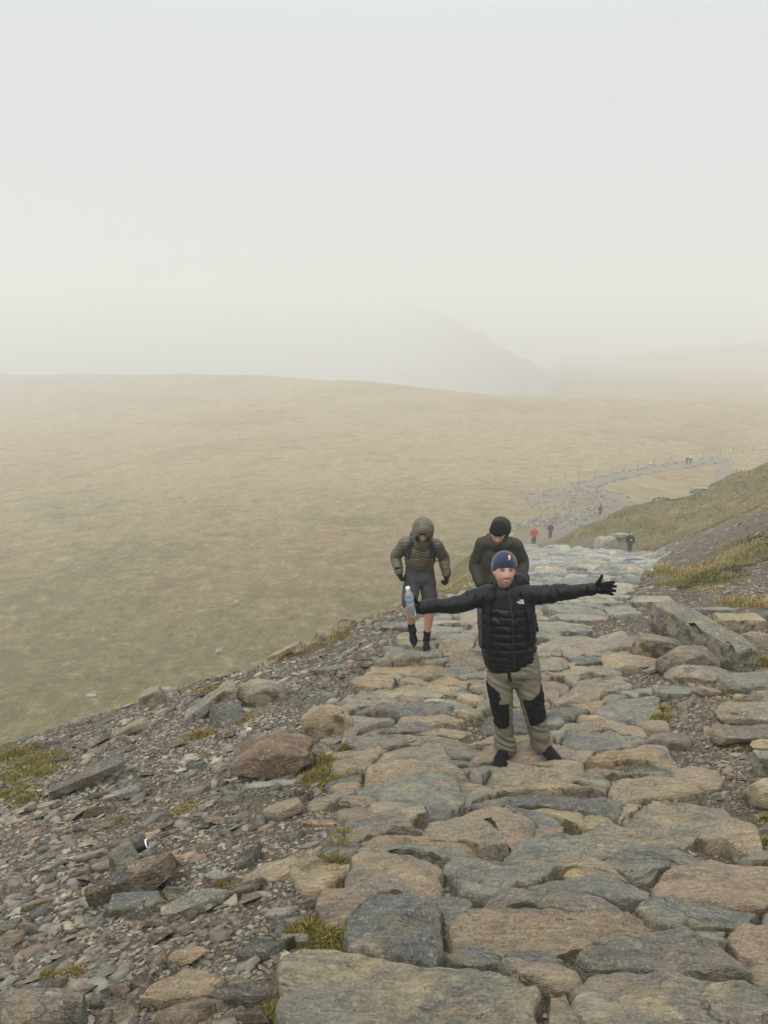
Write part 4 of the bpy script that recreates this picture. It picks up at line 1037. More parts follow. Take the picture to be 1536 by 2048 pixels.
# grass on the bank, the ridge fringe and the near slopes
def sample_grass(n, ylo, yhi, side, seed):
    g = np.random.default_rng(seed); Y = ylo * (yhi / ylo) ** g.uniform(0, 1, n); vw = .72 * (Y * 1.08 + 1)
    X = g.uniform(-1, 1, n) * vw
    sc, gr, dr = masks(X, Y); nz = fbm(X / .55, Y / .55, 300, 3)
    ok = (sc + nz * .5 < .42) & (gr < .4) & in_view(X, Y)
    if side > 0: ok &= X > tb(T_xR, Y)
    else: ok &= X < tb(T_xL, Y)
    return X[ok], Y[ok]
for sd, (nm, lb, side, n, ylo, yhi, hh) in enumerate((('bank_grass', 'mossy yellow-green grass on the bank right of the path', 1, 400000, 8, 75, .095), ('slope_grass', 'short grass along the left ridge and slope', -1, 75000, 6, 60, .07))):
    X, Y = sample_grass(n, ylo, yhi, side, 60 + sd); N = len(X)
    cl = fbm(X / .9, Y / .9, 305, 3); cl2 = fbm(X / 4, Y / 4, 306, 3)
    H_ = hh * (1 + 2.6 * np.clip(cl, -.33, .6)) * (1 + .008 * Y)
    k = np.clip((cl2 * 1.5 + .5 + cl * .5 + gg.normal(0, .16, N)) * 6, 0, 5).astype(int)
    ordp = np.array([5, 0, 1, 2, 4, 3]); col = GP[ordp[k]] * gg.uniform(.75, 1.3, (N, 1))
    blades(nm, lb, X, Y, H_, col, 70 + sd, 1.1, .0035)
    print(nm, N)
# ------------------------------------------------------------------ people
def cr(P, n=5):
    """Catmull-Rom through rows of numbers"""
    P = np.asarray(P, float); Q = np.vstack([2 * P[0] - P[1], P, 2 * P[-1] - P[-2]]); out = []
    for i in range(1, len(Q) - 2):
        p0, p1, p2, p3 = Q[i - 1:i + 3]
        for k in range(n):
            t = k / n; out.append(.5 * ((2 * p1) + (-p0 + p2) * t + (2 * p0 - 5 * p1 + 4 * p2 - p3) * t * t + (-p0 + 3 * p1 - 3 * p2 + p3) * t ** 3))
    out.append(P[-1]); return np.array(out)
def tube(bm, rows, ref=(1, 0, 0), n=18, sub=5, cap=True):
    """rows: x,y,z,ra,rb - ra along ref, rb across"""
    rows = [tuple(r) if len(r) == 5 else tuple(r) + (r[3],) for r in rows]
    P = cr(rows, sub) if sub > 1 else np.array(rows, float)
    rings = []; ref = Vector(ref)
    for i in range(len(P)):
        a = Vector(P[max(i - 1, 0)][:3]); b_ = Vector(P[min(i + 1, len(P) - 1)][:3]); t = (b_ - a).normalized()
        e1 = (ref - t * ref.dot(t)); e1 = e1.normalized() if e1.length > 1e-4 else t.orthogonal().normalized(); e2 = t.cross(e1)
        c = Vector(P[i][:3]); ra, rb = max(P[i][3], .002), max(P[i][4], .002)
        rings.append([c + e1 * (ra * math.cos(2 * math.pi * k / n)) + e2 * (rb * math.sin(2 * math.pi * k / n)) for k in range(n)])
    if cap:
        def dome(r, c0, dirv, rad):
            c = sum(r, Vector()) / n; o = []
            for s, h in ((.8, .45), (.42, .72)): o.append([c + (p - c) * s + dirv * rad * h for p in r])
            return o
        t0 = (Vector(P[0][:3]) - Vector(P[1][:3])).normalized(); t1 = (Vector(P[-1][:3]) - Vector(P[-2][:3])).normalized()
        rings = dome(rings[0], None, t0, min(P[0][3:5]))[::-1] + rings + dome(rings[-1], None, t1, min(P[-1][3:5]))
    vs = [[bm.verts.new(p) for p in r] for r in rings]
    for r0, r1 in zip(vs, vs[1:]):
        for k in range(n): bm.faces.new((r0[k], r0[(k + 1) % n], r1[(k + 1) % n], r1[k]))
    bm.faces.new(vs[0][::-1]); bm.faces.new(vs[-1])
def ball(bm, c, r, rot=None, sub=3):
    m = Matrix.Translation(Vector(c)) @ (rot.to_matrix().to_4x4() if rot else Matrix()) @ Matrix.Diagonal((*r, 1)) if not np.isscalar(r) else Matrix.Translation(Vector(c)) @ Matrix.Diagonal((r, r, r, 1))
    bmesh.ops.create_icosphere(bm, subdivisions=sub, radius=1, matrix=m)
def boxy(bm, c, r, rot=None, e=.5, sub=4):
    t = bmesh.new(); bmesh.ops.create_icosphere(t, subdivisions=sub, radius=1)
    M = Matrix.Translation(Vector(c)) @ (rot.to_matrix().to_4x4() if rot else Matrix())
    for v in t.verts:
        v.co = M @ Vector([math.copysign(abs(a) ** e, a) * s for a, s in zip(v.co, r)])
    me = bpy.data.meshes.new('t'); t.to_mesh(me); t.free(); bm.from_mesh(me); bpy.data.meshes.remove(me)
def fuse(bm, voxel, smooth=2):
    """melt overlapping solids into one continuous surface"""
    bmesh.ops.recalc_face_normals(bm, faces=bm.faces)
    me = bpy.data.meshes.new('tmp'); bm.to_mesh(me); bm.free()
    o = bpy.data.objects.new('tmp', me); COL.objects.link(o)
    md = o.modifiers.new('r', 'REMESH'); md.mode = 'VOXEL'; md.voxel_size = voxel; md.use_smooth_shade = True
    if smooth: s = o.modifiers.new('s', 'SMOOTH'); s.factor = .5; s.iterations = smooth
    dg = bpy.context.evaluated_depsgraph_get(); m2 = bpy.data.meshes.new_from_object(o.evaluated_get(dg), depsgraph=dg)
    bpy.data.objects.remove(o); bpy.data.meshes.remove(me); m2.materials.clear()
    return m2
def get_co(me):
    a = np.empty(len(me.vertices) * 3, np.float32); me.vertices.foreach_get('co', a); return a.reshape(-1, 3).astype(float)
def get_no(me):
    a = np.empty(len(me.vertices) * 3, np.float32); me.vertices.foreach_get('normal', a); return a.reshape(-1, 3).astype(float)
def set_co(me, c): me.vertices.foreach_set('co', c.astype(np.float32).ravel()); me.update()
def n3(P, s, seed=0):
    x, y, z = P[:, 0] * s, P[:, 1] * s, P[:, 2] * s
    return (vnoise(x + seed, y + z * .73, seed) + vnoise(y - seed, z + x * .61, seed + 1) + vnoise(z + seed * .5, x + y * .57, seed + 2)) / 1.5
def wrinkle(me, amp, scale=(6, 6, 14), seed=1, where=None):
    P = get_co(me); N = get_no(me); Q = P * np.array(scale)
    r = 1 - np.abs(n3(Q + .6 * n3(P, 9, seed + 5)[:, None], 1.0, seed)) * 3.2
    r2 = n3(Q * 2.1, 1.0, seed + 9)
    d = amp * (r * .7 + r2 * .6)
    if where is not None: d = d * where(P)
    set_co(me, P + N * d[:, None])
def set_col(me, c):
    a = me.color_attributes.new('Col', 'FLOAT_COLOR', 'POINT'); k = np.ones((len(c), 4), np.float32); k[:, :3] = c; a.data.foreach_set('color', k.ravel())
def split(me, mask_fn, name, mat, parent, off=.0015, color=None):
    """copy the faces chosen by mask_fn(centres, normals) into a mesh of their own, a hair proud"""
    n = len(me.polygons); C = np.empty(n * 3, np.float32); me.polygons.foreach_get('center', C); C = C.reshape(-1, 3)
    Nn = np.empty(n * 3, np.float32); me.polygons.foreach_get('normal', Nn); Nn = Nn.reshape(-1, 3)
    keep = set(np.nonzero(mask_fn(C, Nn))[0].tolist())
    bm = bmesh.new(); bm.from_mesh(me); bm.faces.ensure_lookup_table(); bm.normal_update()
    dead = [f for f in bm.faces if f.index not in keep]
    for v in bm.verts: v.co += v.normal * off
    bmesh.ops.delete(bm, geom=dead, context='FACES')
    return from_bm(name, bm, mat, parent, True, color)

def fabric(name, col, rough=.5, spec=.4, ws=60, bdist=.002, var=.15, sheen=.0):
    m, nt, p = new_mat(name); b = NB(nt); tcn = b.n('ShaderNodeTexCoord').outputs['Object']
    n = b.noise(tcn, ws, 4, .6); w = b.noise(b.mapping(tcn, (1, 1, 3)), 14, 4, .6, 1.0)
    c = b.mix(b.ramp(w, [(.3, 0.0), (.7, 1.0)]), tuple(x * (1 - var) for x in col), tuple(x * (1 + var) for x in col))
    b.L(c, p.inputs['Base Color']); p.inputs['Roughness'].default_value = rough; p.inputs['Specular IOR Level'].default_value = spec
    p.inputs['Sheen Weight'].default_value = sheen
    b.L(b.bump(b.math('ADD', b.math('MULTIPLY', n, .3), w), .6, bdist), p.inputs['Normal'])
    return m
def skin_material():
    m, nt, p = new_mat('skin'); b = NB(nt)
    at = b.n('ShaderNodeAttribute', attribute_name='Col').outputs['Color']
    n = b.noise(b.n('ShaderNodeTexCoord').outputs['Object'], 60, 4, .6)
    c = b.mix(b.ramp(n, [(.3, .25), (.55, 0)]), at, b.mix(1.0, at, (.8, .66, .6), 'MULTIPLY'))
    b.L(c, p.inputs['Base Color']); p.inputs['Roughness'].default_value = .5; p.inputs['Subsurface Weight'].default_value = .12; p.inputs['Subsurface Radius'].default_value = (.012, .005, .003)
    p.inputs['Subsurface Scale'].default_value = 1.0
    return m
M_SKIN = skin_material()
M_BLACKPUFF = fabric('black_puffer_nylon', (.006, .0065, .008), .46, .22, 70, .004)
M_BLACKCLOTH = fabric('black_stretch_cloth', (.007, .007, .009), .8, .15, 150, .002)
M_KHAKI = fabric('khaki_trouser_cloth', (.160, .146, .108), .8, .25, 160, .005, .14)
M_BEANIE = fabric('navy_fleece', (.022, .029, .070), .95, .15, 220, .003, .1, .35)
M_OLIVE = fabric('olive_brown_puffer_nylon', (.100, .083, .058), .45, .45, 70, .003, .14)
M_OLIVEDK = fabric('dark_olive_parka', (.032, .031, .020), .7, .3, 90, .004)
M_GREY = fabric('charcoal_shorts_cloth', (.052, .052, .056), .8, .25, 160, .004)
M_RUBBER = plain_mat('black_rubber', (.015, .015, .016), .6, .4, 40)
M_SOLE = plain_mat('grey_sole', (.12, .12, .115), .7, .3, 40)
M_WHITE = plain_mat('white_print', (.80, .80, .80), .5, .3)
M_STRAP = fabric('strap_webbing', (.009, .010, .012), .7, .2, 200, .001)
M_STRAPBL = fabric('navy_strap_padding', (.026, .034, .048), .7, .3, 100, .002)
M_EYEW = plain_mat('eye_white', (.30, .26, .24), .25, .5)  # darkened so the colour carries the shade of the sockets
M_IRIS = plain_mat('iris', (.03, .028, .028), .2, .5)
M_TEETH = plain_mat('teeth', (.56, .52, .45), .3, .5)
M_MOUTH = plain_mat('inner_mouth', (.10, .02, .02), .5, .4)
M_HAIR = plain_mat('brow_hair', (.07, .045, .028), .8, .2, 60)
M_RED = fabric('red_jacket_cloth', (.42, .055, .05), .6, .3, 80, .003)
M_PLUM = fabric('dark_plum_coat', (.055, .028, .035), .7, .3, 80, .003)
M_DKTEAL = fabric('dark_grey_trousers', (.028, .034, .038), .8, .2, 80, .003)

SKIN = np.array([.50, .31, .235])
def head_verts(detail=5, smile=1.0):
    """head in its own frame: face towards -y, chin at z -.122"""
    t = bmesh.new(); bmesh.ops.create_icosphere(t, subdivisions=detail, radius=1)
    for v in t.verts:
        x, y, z = v.co; nz = z
        X = .074 * x * (1 - .20 * max(0, -nz - .1) ) ; Y = .094 * y; Z = .122 * z
        if nz < -.2 and y < 0: Y -= .012 * (-nz - .2); 
        if nz < -.1 and y > .1: Y *= 1 - .35 * (-nz - .1)
        g = lambda cx, cz, sx_, sz_: math.exp(-((X - cx) / sx_) ** 2 - ((Z - cz) / sz_) ** 2)
        if y < .15:
            f = min(1, max(0, -y * 3))
            d = 0
            d -= .006 * math.exp(-(X / .055) ** 2 - ((Z - .036) / .010) ** 2)
            d += .009 * (g(.031, .016, .016, .011) + g(-.031, .016, .016, .011))
            nb = math.exp(-(X / (.009 + .10 * max(0, .02 - Z))) ** 2) if Z > -.06 else 0
            pr = 0.0
            if -.032 < Z < .03: pr = .007 + .024 * (.03 - Z) / .062
            elif -.045 < Z <= -.032: pr = .031 * (1 - (-.032 - Z) / .013)
            d -= pr * nb
            d -= .005 * smile * (g(.040, -.030, .016, .016) + g(-.040, -.030, .016, .016))
            mz = -.066 + .013 * (X / .03) ** 2 * smile
            d += .016 * smile * math.exp(-(X / .026) ** 4 - ((Z - mz) / .0075) ** 2)
            d -= .005 * math.exp(-(X / .026) ** 4 - ((Z - mz - .013) / .005) ** 2)
            d -= .006 * math.exp(-(X / .022) ** 4 - ((Z - mz + .014) / .006) ** 2)
            d -= .008 * g(0, -.104, .022, .016)
            Y += d * f
        v.co = (X, Y, Z)
    return t
def face_color(L, stubble=1.0):
    """skin colour from head-local coordinates, with eye and nose shade painted in"""
    c = np.tile(SKIN, (len(L), 1)); X, Y, Z = L.T; fr = sstep(-.02, -.06, Y)
    ru = np.exp(-((np.abs(X) - .042) / .018) ** 2 - ((Z + .022) / .02) ** 2) + np.exp(-(X / .013) ** 2 - ((Z + .028) / .014) ** 2)
    c = c * (1 - .45 * np.clip(ru, 0, 1)[:, None] * fr[:, None] * np.array([.05, .55, .55]))
    st = sstep(-.038, -.060, Z) * sstep(.02, .05, -Y + .02) + .8 * np.exp(-(X / .030) ** 2 - ((Z + .050) / .007) ** 2)
    st = np.clip(st, 0, 1) * stubble * (.7 + n3(L, 160, 4))
    c = c * (1 - np.clip(.40 * st, 0, .6)[:, None] * np.array([.95, 1, 1]))
    mz = -.066 + .013 * (X / .03) ** 2
    lip = np.exp(-(X / .027) ** 4) * np.clip(np.exp(-((Z - mz - .012) / .004) ** 2) + np.exp(-((Z - mz + .013) / .005) ** 2), 0, 1) * fr
    c = c * (1 - lip[:, None]) + np.array([.40, .15, .13]) * lip[:, None]
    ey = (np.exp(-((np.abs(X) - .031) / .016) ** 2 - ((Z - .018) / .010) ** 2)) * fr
    c = c * (1 - .62 * ey[:, None])  # shadow of the eye sockets painted into the skin colour
    mo = np.exp(-(X / .022) ** 4 - ((Z - mz + .003) / .0085) ** 2) * fr
    c = c * (1 - mo[:, None]) + np.array([.09, .03, .028]) * mo[:, None]
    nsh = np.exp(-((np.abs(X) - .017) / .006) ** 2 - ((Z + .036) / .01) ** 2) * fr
    c = c * (1 - .4 * nsh[:, None])  # shade in the creases beside the nose, painted to define it
    return c
def put(bm, t, M):
    me = bpy.data.meshes.new('t'); t.to_mesh(me); t.free(); me.transform(M); bm.from_mesh(me); bpy.data.meshes.remove(me)

def limb_rows(pts, rad):
    return [(*p, *(r if not np.isscalar(r) else (r, r))) for p, r in zip(pts, rad)]
def hand_bm(bm, wrist, fwd, palm_n, side, scale=1.0, curl=.25, spread=.16, thumb_up=1.0, glove=.0115):
    """palm + five tapered fingers. fwd = wrist to knuckles, palm_n = out of the palm, side = towards the thumb"""
    w = Vector(wrist); f = Vector(fwd).normalized(); n = Vector(palm_n); n = (n - f * n.dot(f)).normalized(); s = Vector(side); s = (s - f * s.dot(f) - n * s.dot(n)).normalized()
    k = scale
    tube(bm, [(*(w - f * .02 * k), .030 * k, .024 * k), (*(w + f * .02 * k), .036 * k, .020 * k), (*(w + f * .06 * k), .044 * k, .019 * k), (*(w + f * .088 * k), .042 * k, .016 * k)], ref=s, n=14)
    for i, (o, ln, sp) in enumerate(((.030, .072, .9), (.010, .082, .3), (-.011, .077, -.35), (-.031, .062, -1.0))):
        base = w + f * .075 * k + s * o * k; d = (f + s * sp * spread).normalized(); p = base; rows = [(*(base - f * .02 * k), glove * k)]
        ang = 0; c = curl * (1 + .15 * i)
        rows.append((*p, glove * k))
        for j, fr in enumerate((.45, .30, .25)):
            ang += c * (1, 1.2, .8)[j]; dd = d * math.cos(ang) + n * math.sin(ang); p = p + dd * ln * fr * k; rows.append((*p, glove * (1 - .1 * (j + 1)) * k))
        tube(bm, rows, n=10, sub=3, ref=s)
    b0 = w + f * .022 * k + s * .026 * k
    d1 = (s * .8 * thumb_up + f * .55 + n * .35).normalized(); d2 = (s * .95 * thumb_up + f * .35 + n * .25).normalized()
    tube(bm, [(*(b0 - d1 * .015), .016 * k), (*(b0 + d1 * .03 * k), .0155 * k), (*(b0 + d1 * .05 * k + d2 * .012), .0135 * k), (*(b0 + d1 * .05 * k + d2 * .045 * k), .011 * k)], n=10, sub=3)
def shoe_bm(heel, toe, w=.048, h=.075):
    bm = bmesh.new(); a = Vector(heel); b_ = Vector(toe); f = (b_ - a); L = f.length; f = f.normalized(); up = Vector((0, 0, 1)); s = f.cross(up).normalized(); up = s.cross(f)
    tube(bm, [(*(a + up * .030), w * .72, .030), (*(a + f * L * .3 + up * .030), w * .8, .032), (*(a + f * L * .62 + up * .028), w * 1.0, .030), (*(b_ - f * .03 + up * .024), w * .85, .024)], ref=s, n=16)
    tube(bm, [(*(a + f * .03 + up * .04), w * .78, .05), (*(a + f * .05 + up * (h + .02)), w * .80, .055), (*(a + f * .05 + up * (h + .05)), w * .78, .052)], ref=s, n=16)
    tube(bm, [(*(a + f * .05 + up * .07), w * .62, .035), (*(a + f * L * .5 + up * .052), w * .72, .030), (*(b_ - f * .07 + up * .035), w * .7, .022)], ref=s, n=16)
    return bm
def sole_bm(heel, toe, w=.05):
    bm = bmesh.new(); a = Vector(heel); b_ = Vector(toe); f = (b_ - a); L = f.length; f = f.normalized(); up = Vector((0, 0, 1)); s = f.cross(up).normalized(); up = s.cross(f)
    pr = []
    for k in range(20):
        t = 2 * math.pi * k / 20; cx = math.cos(t); sy = math.sin(t); l = (.5 + .53 * cx) * L; ww = w * (.80 + .22 * math.exp(-((l / L - .68) / .22) ** 2)); pr.append((l, sy * ww))
    lo = [bm.verts.new(a + f * l + s * q) for l, q in pr]; hi = [bm.verts.new(a + f * l * 1.0 + s * q * 1.0 + up * .026) for l, q in pr]
    bm.faces.new(lo[::-1]); bm.faces.new(hi)
    for k in range(20): bm.faces.new((lo[k], lo[(k + 1) % 20], hi[(k + 1) % 20], hi[k]))
    return bm

def make_person(label, base, J, look, head_rot, vox=.006, face=1.0, grp=None):
    """J: joints in the figure's own frame (x right, -y facing the camera, z up)"""
    root = empty('person', base); tag(root, label, 'person', grp)
    V_ = lambda k: Vector(J[k])
    hs = J.get('head_scale', 1.0)
    HM = Matrix.Translation(V_('head')) @ Euler(head_rot).to_matrix().to_4x4() @ Matrix.Scale(hs, 4)
    # ---- body: one continuous surface from head to feet
    bm = bmesh.new(); put(bm, head_verts(5 if vox < .008 else 4, face), HM)
    if vox < .008:
        for sx_ in (-1, 1): ball(bm, HM @ Vector((sx_ * .076, .008, 0)), (.010, .018, .030), None, 2)
    nk, ch, wa, pe = V_('neck'), V_('chest'), V_('waist'), V_('pelvis')
    skull = HM @ Vector((0, .02, -.07))
    tube(bm, limb_rows([nk + Vector((0, 0, -.05)), nk, skull], (.062, .058, .052)), n=14)
    tube(bm, limb_rows([pe + Vector((0, 0, -.05)), pe + Vector((0, 0, .03)), wa, ch, nk + Vector((0, 0, -.06)), nk], ((.13, .10), (.155, .11), (.135, .105), (.165, .115), (.14, .085), (.06, .055))), n=20)
    for s in 'LR':
        sh, el, wr = V_('sh' + s), V_('el' + s), V_('wr' + s)
        tube(bm, limb_rows([ch.lerp(sh, .6), sh, sh.lerp(el, .5), el, el.lerp(wr, .4), wr], (.055, .055, .047, .038, .038, .026)), n=12)
        fd = Vector(J.get('hd' + s, tuple((wr - el).normalized())))
        if J.get('bare', True):
            hp = J.get('hand' + s)
            tube(bm, limb_rows([wr, wr + fd.normalized() * .05], (.026, .022)), n=10)   # the hand itself is inside the glove
        hp_, kn, an, te = V_('hp' + s), V_('kn' + s), V_('an' + s), V_('toe' + s)
        tube(bm, limb_rows([pe.lerp(hp_, .7) + Vector((0, 0, .02)), hp_, hp_.lerp(kn, .5), kn + Vector((0, 0, .03)), kn, kn.lerp(an, .3) + Vector((0, .015, 0)), kn.lerp(an, .7), an], (.085, .085, .072, .056, .052, .056, .040, .036)), n=14)
        hl = an + (an - te).normalized() * .03; hl.z = te.z + .02 if J.get('flat' + s, True) else hl.z - .05
        tube(bm, limb_rows([hl, (an + te) / 2 - Vector((0, 0, .0)), te + Vector((0, 0, .02))], (.020, .024, .014)), n=10)
    me = fuse(bm, vox, 1 if vox < .008 else 1)
    P = get_co(me); inv = np.array(HM.inverted()); Lc = P @ inv[:3, :3].T + inv[:3, 3]
    col = np.tile(SKIN, (len(P), 1)); isf = (np.linalg.norm(Lc / np.array([.10, .13, .15]), axis=1) < 1)
    col[isf] = face_color(Lc[isf], J.get('stubble', 1.0))
    leg = P[:, 2] < V_('knL').z + .12; col[leg] = SKIN * np.array([.98, .86, .84])
    kz = (np.exp(-((P[:, 2] - V_('knL').z) / .05) ** 2)); col = col * (1 - .16 * kz[:, None] * leg[:, None] * np.array([0, 1, 1]))
    tor = (P[:, 2] < nk.z + .015) & (P[:, 2] > V_('knL').z + .16) & ~isf; col[tor] = (.022, .022, .022)     # base layer under the coat
    set_col(me, np.clip(col, .01, .9)); mesh_obj('body', me, M_SKIN, root)
    if face > .5 and vox < .008:
        for sx_ in (-1, 1):
            b2_ = bmesh.new(); ball(b2_, (0, 0, 0), (.0120, .0105, .0062), None, 3); M = HM @ Matrix.Translation((sx_ * .031, -.0725, .0145)); b2_.transform(M); e = from_bm('eye', b2_, M_EYEW, root)
            b2_ = bmesh.new(); ball(b2_, (0, -.0085, .0005), (.0062, .0035, .0055), None, 3); b2_.transform(M); from_bm('iris', b2_, M_IRIS, e)
            b2_ = bmesh.new(); tube(b2_, [(-.017, .004, -.002, .0025), (-.004, -.002, .003, .0035), (.012, .002, .001, .0025)] if sx_ < 0 else [(-.012, .002, .001, .0025), (.004, -.002, .003, .0035), (.017, .004, -.002, .0025)], n=8, sub=3); b2_.transform(HM @ Matrix.Translation((sx_ * .031, -.089, .035))); from_bm('eyebrow', b2_, M_HAIR, root)
        b2_ = bmesh.new(); tube(b2_, [(-.019, -.080, -.0560, .003, .0030), (-.010, -.0885, -.0595, .003, .0038), (0, -.0905, -.0605, .003, .0040), (.010, -.0885, -.0595, .003, .0038), (.019, -.080, -.0560, .003, .0030)], ref=(0, 1, 0), n=8, sub=4); b2_.transform(HM); from_bm('teeth', b2_, M_TEETH, root)
    root['_hm'] = 0; del root['_hm']
    return root, HM

def garment(root, name, parts, vox, mat, smooth=2, post=None, color=None):
    bm = bmesh.new()
    for f in parts: f(bm)
    me = fuse(bm, vox, smooth)
    if post: post(me)
    me.shade_smooth()
    return mesh_obj(name, me, mat, root, color=color)
def sleeve(sh, el, wr, r, ch=None, ref=(0, 0, 1)):
    def f(bm):
        s, e, w = Vector(sh), Vector(el), Vector(wr)
        st = [s.lerp(Vector(ch), .35)] if ch is not None else []
        tube(bm, limb_rows(st + [s, s.lerp(e, .5), e, e.lerp(w, .5), w], ([r[0] * 1.02] if st else []) + [r[0], r[0] * .45 + r[1] * .55, r[1], r[1] * .5 + r[2] * .5, r[2]]), ref=ref, n=20)
    return f
def T(rows, ref=(1, 0, 0), n=28): return lambda bm: tube(bm, rows, ref=ref, n=n)

def project(bvh, x, z, off=.004, y0=-2):
    h = bvh.ray_cast(Vector((x, y0, z)), Vector((0, 1, 0)))
    return Vector((x, (h[0].y if h[0] else 0) - off, z))
def ribbon(root, name, bvh, path, width, thick, mat, lift=.004):
    """flat strap laid over the front of a garment"""
    P = cr(path, 6); bm = bmesh.new(); rows = []
    for i, (x, z) in enumerate(P):
        a = P[max(i - 1, 0)]; b_ = P[min(i + 1, len(P) - 1)]; t = (b_ - a) / (np.linalg.norm(b_ - a) + 1e-9); nx, nz = -t[1], t[0]
        r = []
        for s in (-.5, -.25, 0, .25, .5):
            q = project(bvh, x + nx * width * s, z + nz * width * s, lift); r.append(q)
        c = sorted(p.y for p in r)[2]; r = [Vector((p.x, min(p.y, c + .02), p.z)) for p in r]
        rows.append(r)
    top = [[bm.verts.new(p + Vector((0, -thick, 0))) for p in r] for r in rows]; bot = [[bm.verts.new(p + Vector((0, .006, 0))) for p in r] for r in rows]
    n = 5
    for i in range(len(rows) - 1):
        for k in range(n - 1):
            bm.faces.new((top[i][k], top[i + 1][k], top[i + 1][k + 1], top[i][k + 1])); bm.faces.new((bot[i][k], bot[i][k + 1], bot[i + 1][k + 1], bot[i + 1][k]))
        for k in (0, n - 1):
            q = (top[i][k], bot[i][k], bot[i + 1][k], top[i + 1][k]); bm.faces.new(q if k == 0 else q[::-1])
    bm.faces.new([*top[0]] + [*bot[0]][::-1]); bm.faces.new(([*top[-1]] + [*bot[-1]][::-1])[::-1])
    bmesh.ops.recalc_face_normals(bm, faces=bm.faces)
    return from_bm(name, bm, mat, root, True)
def bvh_of(o):
    me = o.data; P = get_co(me); return BVHTree.FromPolygons([tuple(p) for p in P], [tuple(p.vertices) for p in me.polygons])

# heights of the stones under the feet
dg = bpy.context.evaluated_depsgraph_get(); dg.update()
def surf(x, y, near=None):
    ok, loc, *_ = SC.ray_cast(dg, Vector((x, y, Hs(x, y) + .8)), Vector((0, 0, -1)))
    return loc.z if ok else Hs(x, y)

# ================================================================== the man with spread arms
bx, by = 1.118, 5.6
z1 = surf(bx - .144, by - .08); z2 = surf(bx + .199, by - .08); bz = -3.568
print('feet', z1, z2, bz)
zl, zr = z1 - bz, z2 - bz
J = dict(head=(-.200, -.045, 1.640), neck=(-.180, .0, 1.475), chest=(-.160, .0, 1.27), waist=(-.130, .0, 1.05), pelvis=(-.09, 0, .86),
         shL=(-.345, .0, 1.415), elL=(-.600, -.06, 1.375), wrL=(-.835, -.12, 1.378), shR=(.005, .0, 1.425), elR=(.245, -.03, 1.462), wrR=(.480, -.06, 1.505),
         hpL=(-.185, 0, .78), knL=(-.165, -.03, .43), anL=(-.118, .03, .09 + zl), toeL=(-.165, -.15, .01 + zl), hpR=(.015, 0, .78), knR=(.088, -.03, .43), anR=(.180, .03, .09 + zr), toeR=(.235, -.14, .01 + zr),
         handL=((-.25, -.95, .1), (.2, .1, 1), 1.15, .05, .6), handR=((0, -1, -.1), (-.1, .0, 1), .14, .26, 1.15), hdL=(-.86, -.48, .05), hdR=(.98, -.05, .12), head_scale=1.02)
man, HM = make_person('smiling man with arms spread wide in navy beanie, black puffer jacket and khaki trousers', (bx, by, bz), J, None, (R(-13), 0, R(3)), .0046, 1.0)
def quilt(me):
    P = get_co(me); N = get_no(me); x, y, z = P.T
    cx = np.interp(z, [.85, 1.1, 1.45], [-.126, -.14, -.165])
    body = sstep(.255, .225, np.abs(x - cx)); front = sstep(.3, -.1, N[:, 1])
    # big pillows between the straps, small ones at the hem, plain yoke
    zz = z + .12 * (x - cx) ** 2 * 4 - .012 * np.sin(x * 9)
    big = np.abs(np.sin(np.pi * (zz - .985) / .066)) ** .55; sm = np.abs(np.sin(np.pi * (zz - .86) / .036)) ** .6
    m_big = sstep(.975, .985, zz) * sstep(1.385, 1.375, zz) * body; m_sm = sstep(.985, .975, zz) * sstep(.87, .885, zz) * body
    zip_ = sstep(.018, .008, np.abs(x - cx - .012)) * front
    sag = .6 + 1.1 * np.clip(n3(P, 7, 44) + .5, 0, 1)
    d = (big - .75) * .0105 * sag * m_big * (1 - zip_) + (sm - .6) * .0045 * sag * m_sm * (1 - zip_)
    cr_ = n3(P * np.array([30, 30, 10]) + (z * 40)[:, None] * np.array([1, 0, 0]), 1, 8) * .007 * m_big + (1 - np.abs(n3(P * np.array([14, 6, 30]) + (x * 25)[:, None] * np.array([0, 0, 1]), 1, 61)) * 3) * .0025 * m_big
    d = d + cr_ - zip_ * .003 * m_big
    arm = 1 - body
    fold = 1 - np.abs(n3(P * np.array([16, 7, 7]) + (np.abs(x) * 4 + z * 9)[:, None] * np.array([1, 0, 0]), 1, 15)) * 3
    d = d + arm * (.0075 * fold + .006 * n3(P * np.array([1.6, 1, 1]), 30, 3) + .007 * n3(P, 13, 4)) + .005 * n3(P, 11, 33) * (1 - m_big)
    set_co(me, P + N * d[:, None])
jk = garment(man, 'jacket', [
    T([(-.126, .0, .855, .196, .150), (-.126, 0, .93, .212, .163), (-.138, 0, 1.08, .214, .172), (-.150, 0, 1.25, .218, .165), (-.160, 0, 1.36, .205, .145), (-.170, 0, 1.45, .165, .115), (-.178, .005, 1.50, .098, .095), (-.183, .005, 1.535, .080, .082)]),
    sleeve(J['shL'], J['elL'], J['wrL'], (.082, .064, .047), J['chest']), sleeve(J['shR'], J['elR'], J['wrR'], (.082, .062, .046), J['chest']),
    lambda bm: ball(bm, (-.30, 0, 1.44), (.11, .10, .075)), lambda bm: ball(bm, (-.04, 0, 1.445), (.11, .10, .075)),
    T([(-.183, .01, 1.50, .088, .088), (-.186, .005, 1.545, .082, .080)])], .0048, M_BLACKPUFF, 2, quilt)
jb = bvh_of(jk)
